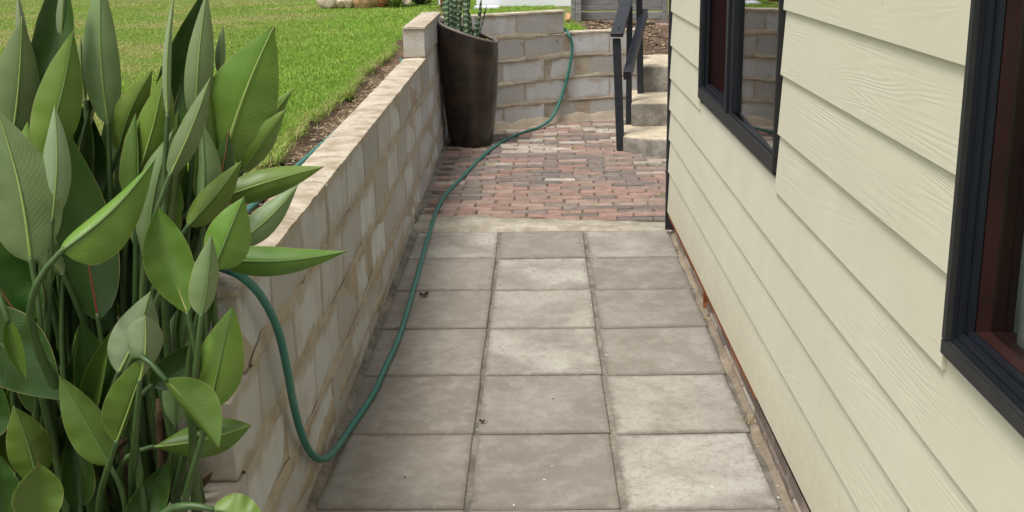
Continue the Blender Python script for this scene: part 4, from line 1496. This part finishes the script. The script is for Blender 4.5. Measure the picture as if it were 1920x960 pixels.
ww = empty('white_wall', at(985, 18, 14.4))
tag(ww, 'smooth white rendered wall beyond the lawn', 'wall')
wz = at(985, 18, 14.4).z
wo = ww.location
boxes('wall_face', [(at(893, 0, 14.4).x - wo.x, at(1090, 0, 14.4).x - wo.x, 0, .2, -.2, 1.6)], M['white'], ww, .01)
boxes('base_line', [(at(893, 0, 14.4).x - wo.x, at(1090, 0, 14.4).x - wo.x, -.012, -.002, -.03, .01)], M['alu2'], ww)
boxes('ledge', [(at(888, 0, 14.2).x - wo.x, at(936, 0, 14.2).x - wo.x, -.35, -.02, -.16, .06)], M['white'], ww, .01)
a = at(1067, 33, 11.6)
def rock(name, c, r, seedv, mat, label, parent=None, sq=.75):
    rr = random.Random(seedv)
    bm = bmesh.new()
    bmesh.ops.create_icosphere(bm, subdivisions=3, radius=1)
    ax_ = [Vector((rr.gauss(0, 1), rr.gauss(0, 1), rr.gauss(0, 1))).normalized() for _ in range(9)]
    cut_ = [rr.uniform(.62, .9) for _ in ax_]
    for v in bm.verts:
        for n_, c_ in zip(ax_, cut_):
            k = v.co.dot(n_)
            if k > c_: v.co -= n_ * (k - c_) * .85
        v.co *= 1 + .03 * math.sin(v.co.x * 9 + seedv) * math.sin(v.co.y * 11)
        v.co = Vector((v.co.x * r[0], v.co.y * r[1], v.co.z * r[2]))
    o = link(name, bm_mesh(bm, name, mat, False), None, c)
    return tag(o, label, 'rock', 'edging rocks behind the lawn')
for k, (u, v, Y, r, mt, lb) in enumerate([
        (618, -3, 14.3, (.17, .16, .14), 'rockpale', 'pale sandstone rock, leftmost of the edging rocks at the back of the lawn'),
        (641, 1, 14.3, (.13, .13, .10), 'rockpale', 'small cream rock second from the left behind the lawn'),
        (658, 0, 14.25, (.10, .14, .11), 'rockpale', 'broken cream rock just left of the big orange boulder'),
        (685, -4, 14.2, (.19, .18, .20), 'rock', 'big orange sandstone boulder at the back of the lawn'),
        (713, -3, 14.25, (.11, .13, .15), 'terracotta', 'reddish brown rock just right of the big orange boulder'),
        (763, 3, 14.3, (.07, .08, .06), 'rockpale', 'small cream stone beside the spiky plant'),
        (1065, 32, 11.75, (.035, .05, .05), 'rock', 'ochre stone at the foot of the left fence post')]):
    rock('rock', at(u, v, Y), r, 40 + k, M[mt], lb)
def spiky(u, v, Y, nl, ln, label, mat, seedv, wd=.03):
    rr = random.Random(seedv)
    c = at(u, v, Y)
    e = tag(empty('spiky_plant', c), label, 'plant')
    for k in range(nl):
        a = rr.uniform(0, 6.28); el = rr.uniform(.25, 1.35)
        d = Vector((math.cos(a) * math.cos(el), math.sin(a) * math.cos(el), math.sin(el))) * ln * rr.uniform(.7, 1.1)
        blade(e, (0, 0, -.03), d, wd, a + 1.57, .3, mat, nT=6, bend=.25)
    return e
spiky(745, 10, 14.2, 46, .26, 'yellow green spiky plant between the rocks at the back', M['leaf_bright'], 1)
spiky(728, 8, 14.4, 30, .22, 'dark green strappy plant just right of the reddish rock', M['leaf_mid'], 2, .022)
spiky(788, 6, 14.6, 46, .34, 'dark leafy clump behind the lawn just left of the tall pot', M['leaf_upper'], 3, .05)
def tpot(u, v, Y, r, h, label):
    c = at(u, v, Y)
    e = tag(empty('terracotta_pot', c), label, 'pot', 'terracotta pots behind the lawn')
    V, Fc = [], []
    pr = [(r * .7, 0), (r * .85, h * .5), (r, h * .85), (r * 1.1, h * .86), (r * 1.1, h), (r * .95, h), (r * .9, h * .8)]
    for rad, z in pr:
        for k in range(20):
            V.append((rad * math.cos(k * math.pi / 10), rad * math.sin(k * math.pi / 10), z))
    for i in range(len(pr) - 1):
        for k in range(20):
            Fc.append((i * 20 + k, i * 20 + (k + 1) % 20, i * 20 + 20 + (k + 1) % 20, i * 20 + 20 + k))
    Fc.append(tuple(reversed(range(20))))
    link('body', mesh('tpot', V, Fc, M['terracotta'], True), e)
    V2 = [((r * .9) * math.cos(k * math.pi / 10), (r * .9) * math.sin(k * math.pi / 10), h * .85) for k in range(20)]
    link('potting_soil', mesh('tsoil', V2, [tuple(range(20))], M['soil']), e)
tpot(836, 13, 14.0, .085, .22, 'terracotta pot behind the lawn, left of the snake plant leaves')
tpot(851, 14, 13.9, .06, .2, 'narrow terracotta pot seen between the snake plant leaves')
tpot(866, 12, 14.0, .09, .24, 'terracotta pot behind the right leaves of the snake plant')
o = boxes('white_box', [(at(822, 0, 14.3).x, at(831, 0, 14.3).x, 14.3, 14.42, at(826, 10, 14.3).z, at(826, -30, 14.3).z)], M['white'], None, .008)
tag(o, 'white block standing behind the terracotta pots', 'block')

# ------------------------------------------------------------------ small things on the paving
def dry_leaf(u, v, size, seedv, label):
    rr = random.Random(seedv)
    c = on_ground(u, v, .003)
    V, Fc = [], []
    for i in range(9):
        t = i / 8
        wd = size * .38 * math.sin(math.pi * min(.98, t + .02)) ** .7
        for j in (-1, -.5, 0, .5, 1):
            V.append((size * (t - .5), wd * j, .004 + size * .35 * abs(j) ** 1.5 * (.6 + .4 * math.sin(t * 9)) + .25 * size * (t - .5) ** 2 * 2 + rr.uniform(-.001, .001)))
    for i in range(8):
        for j in range(4):
            k = i * 5 + j
            Fc.append((k, k + 1, k + 6, k + 5))
    o = link('dry_leaf', mesh('dry_leaf', V, Fc, M['dry'], True), None, c, (0, 0, rr.uniform(-.4, .6)))
    md = o.modifiers.new('thick', 'SOLIDIFY'); md.thickness = .001
    tag(o, label, 'leaf', 'dry leaves on the pavers')
dry_leaf(795, 556, .045, 1, 'curled brown dead leaf on the paver beside the hose')
dry_leaf(904, 793, .022, 2, 'tiny dark dead leaf beside the joint between left and middle pavers')
def twigs(u, v, r, n_, seedv, label):
    rr = random.Random(seedv)
    c = on_ground(u, v, 0)
    e = tag(empty('twig_clump', c), label, 'twigs', 'dry twig clumps on the pavers')
    for k in range(n_):
        a = rr.uniform(0, 6.28)
        p0 = Vector((rr.uniform(-r, r) * .5, rr.uniform(-r, r) * .5, .004))
        p1 = p0 + Vector((math.cos(a), math.sin(a), 0)) * r * rr.uniform(.4, 1) + Vector((0, 0, rr.uniform(0, .012)))
        pm = (p0 + p1) / 2 + Vector((rr.uniform(-r, r) * .25, rr.uniform(-r, r) * .25, rr.uniform(.002, .018)))
        vv, ff = tube_data(spline([p0, pm, p1], 4), .0013, 5)
        link('twig', mesh('twig', vv, ff, M['straw'], True), e)
twigs(1403, 794, .038, 12, 1, 'clump of curly dry straw on the third paver column near the house')
twigs(1321, 602, .035, 6, 2, 'small wisp of dry straw by the house plinth, farther away')
pts = []
for k in range(230):
    x = rr.uniform(-.7, .76); y = rr.uniform(2.9, 9.5)
    if rr.random() < .5: x = rr.choice((-.2236, .2764, .77, -.725)) + rr.gauss(0, .018)
    pts.append((x, y, gz(x, y) - (.002 if y > 6.56 else 0)))
chips('grit', pts, .0035, [M['dry'], M['straw'], M['soil'], M['white']], 'scattered grit and crumbs on the paving', 9)

# weeds and moss in the joints of the bricks
n = 900
cl = rng.uniform(0, 1, (46, 2)) * [1.7, 3.0] + [-.72, 6.95]
ci = rng.integers(0, 46, n)
xx = cl[ci, 0] + rng.normal(0, .018, n); yy = cl[ci, 1] + rng.normal(0, .010, n)
ok = np.array([x > WX + .02 and y < yfar(x) - .03 and not (x > .66 and y > 8.55) for x, y in zip(xx, yy)])
xx, yy = xx[ok], yy[ok]
zz = np.array([gz(x, y) - .004 for x, y in zip(xx, yy)])
tt = np.stack([rng.uniform(0, .5, len(xx)), rng.uniform(.1, .7, len(xx))], 1)
o = blades('joint_weeds', np.column_stack([xx, yy, zz]), rng.uniform(.006, .022, len(xx)), rng.uniform(.003, .006, len(xx)), tt, 12, 1.6)
tag(o, 'tiny weeds in the joints between the bricks', 'weeds', kind='stuff')
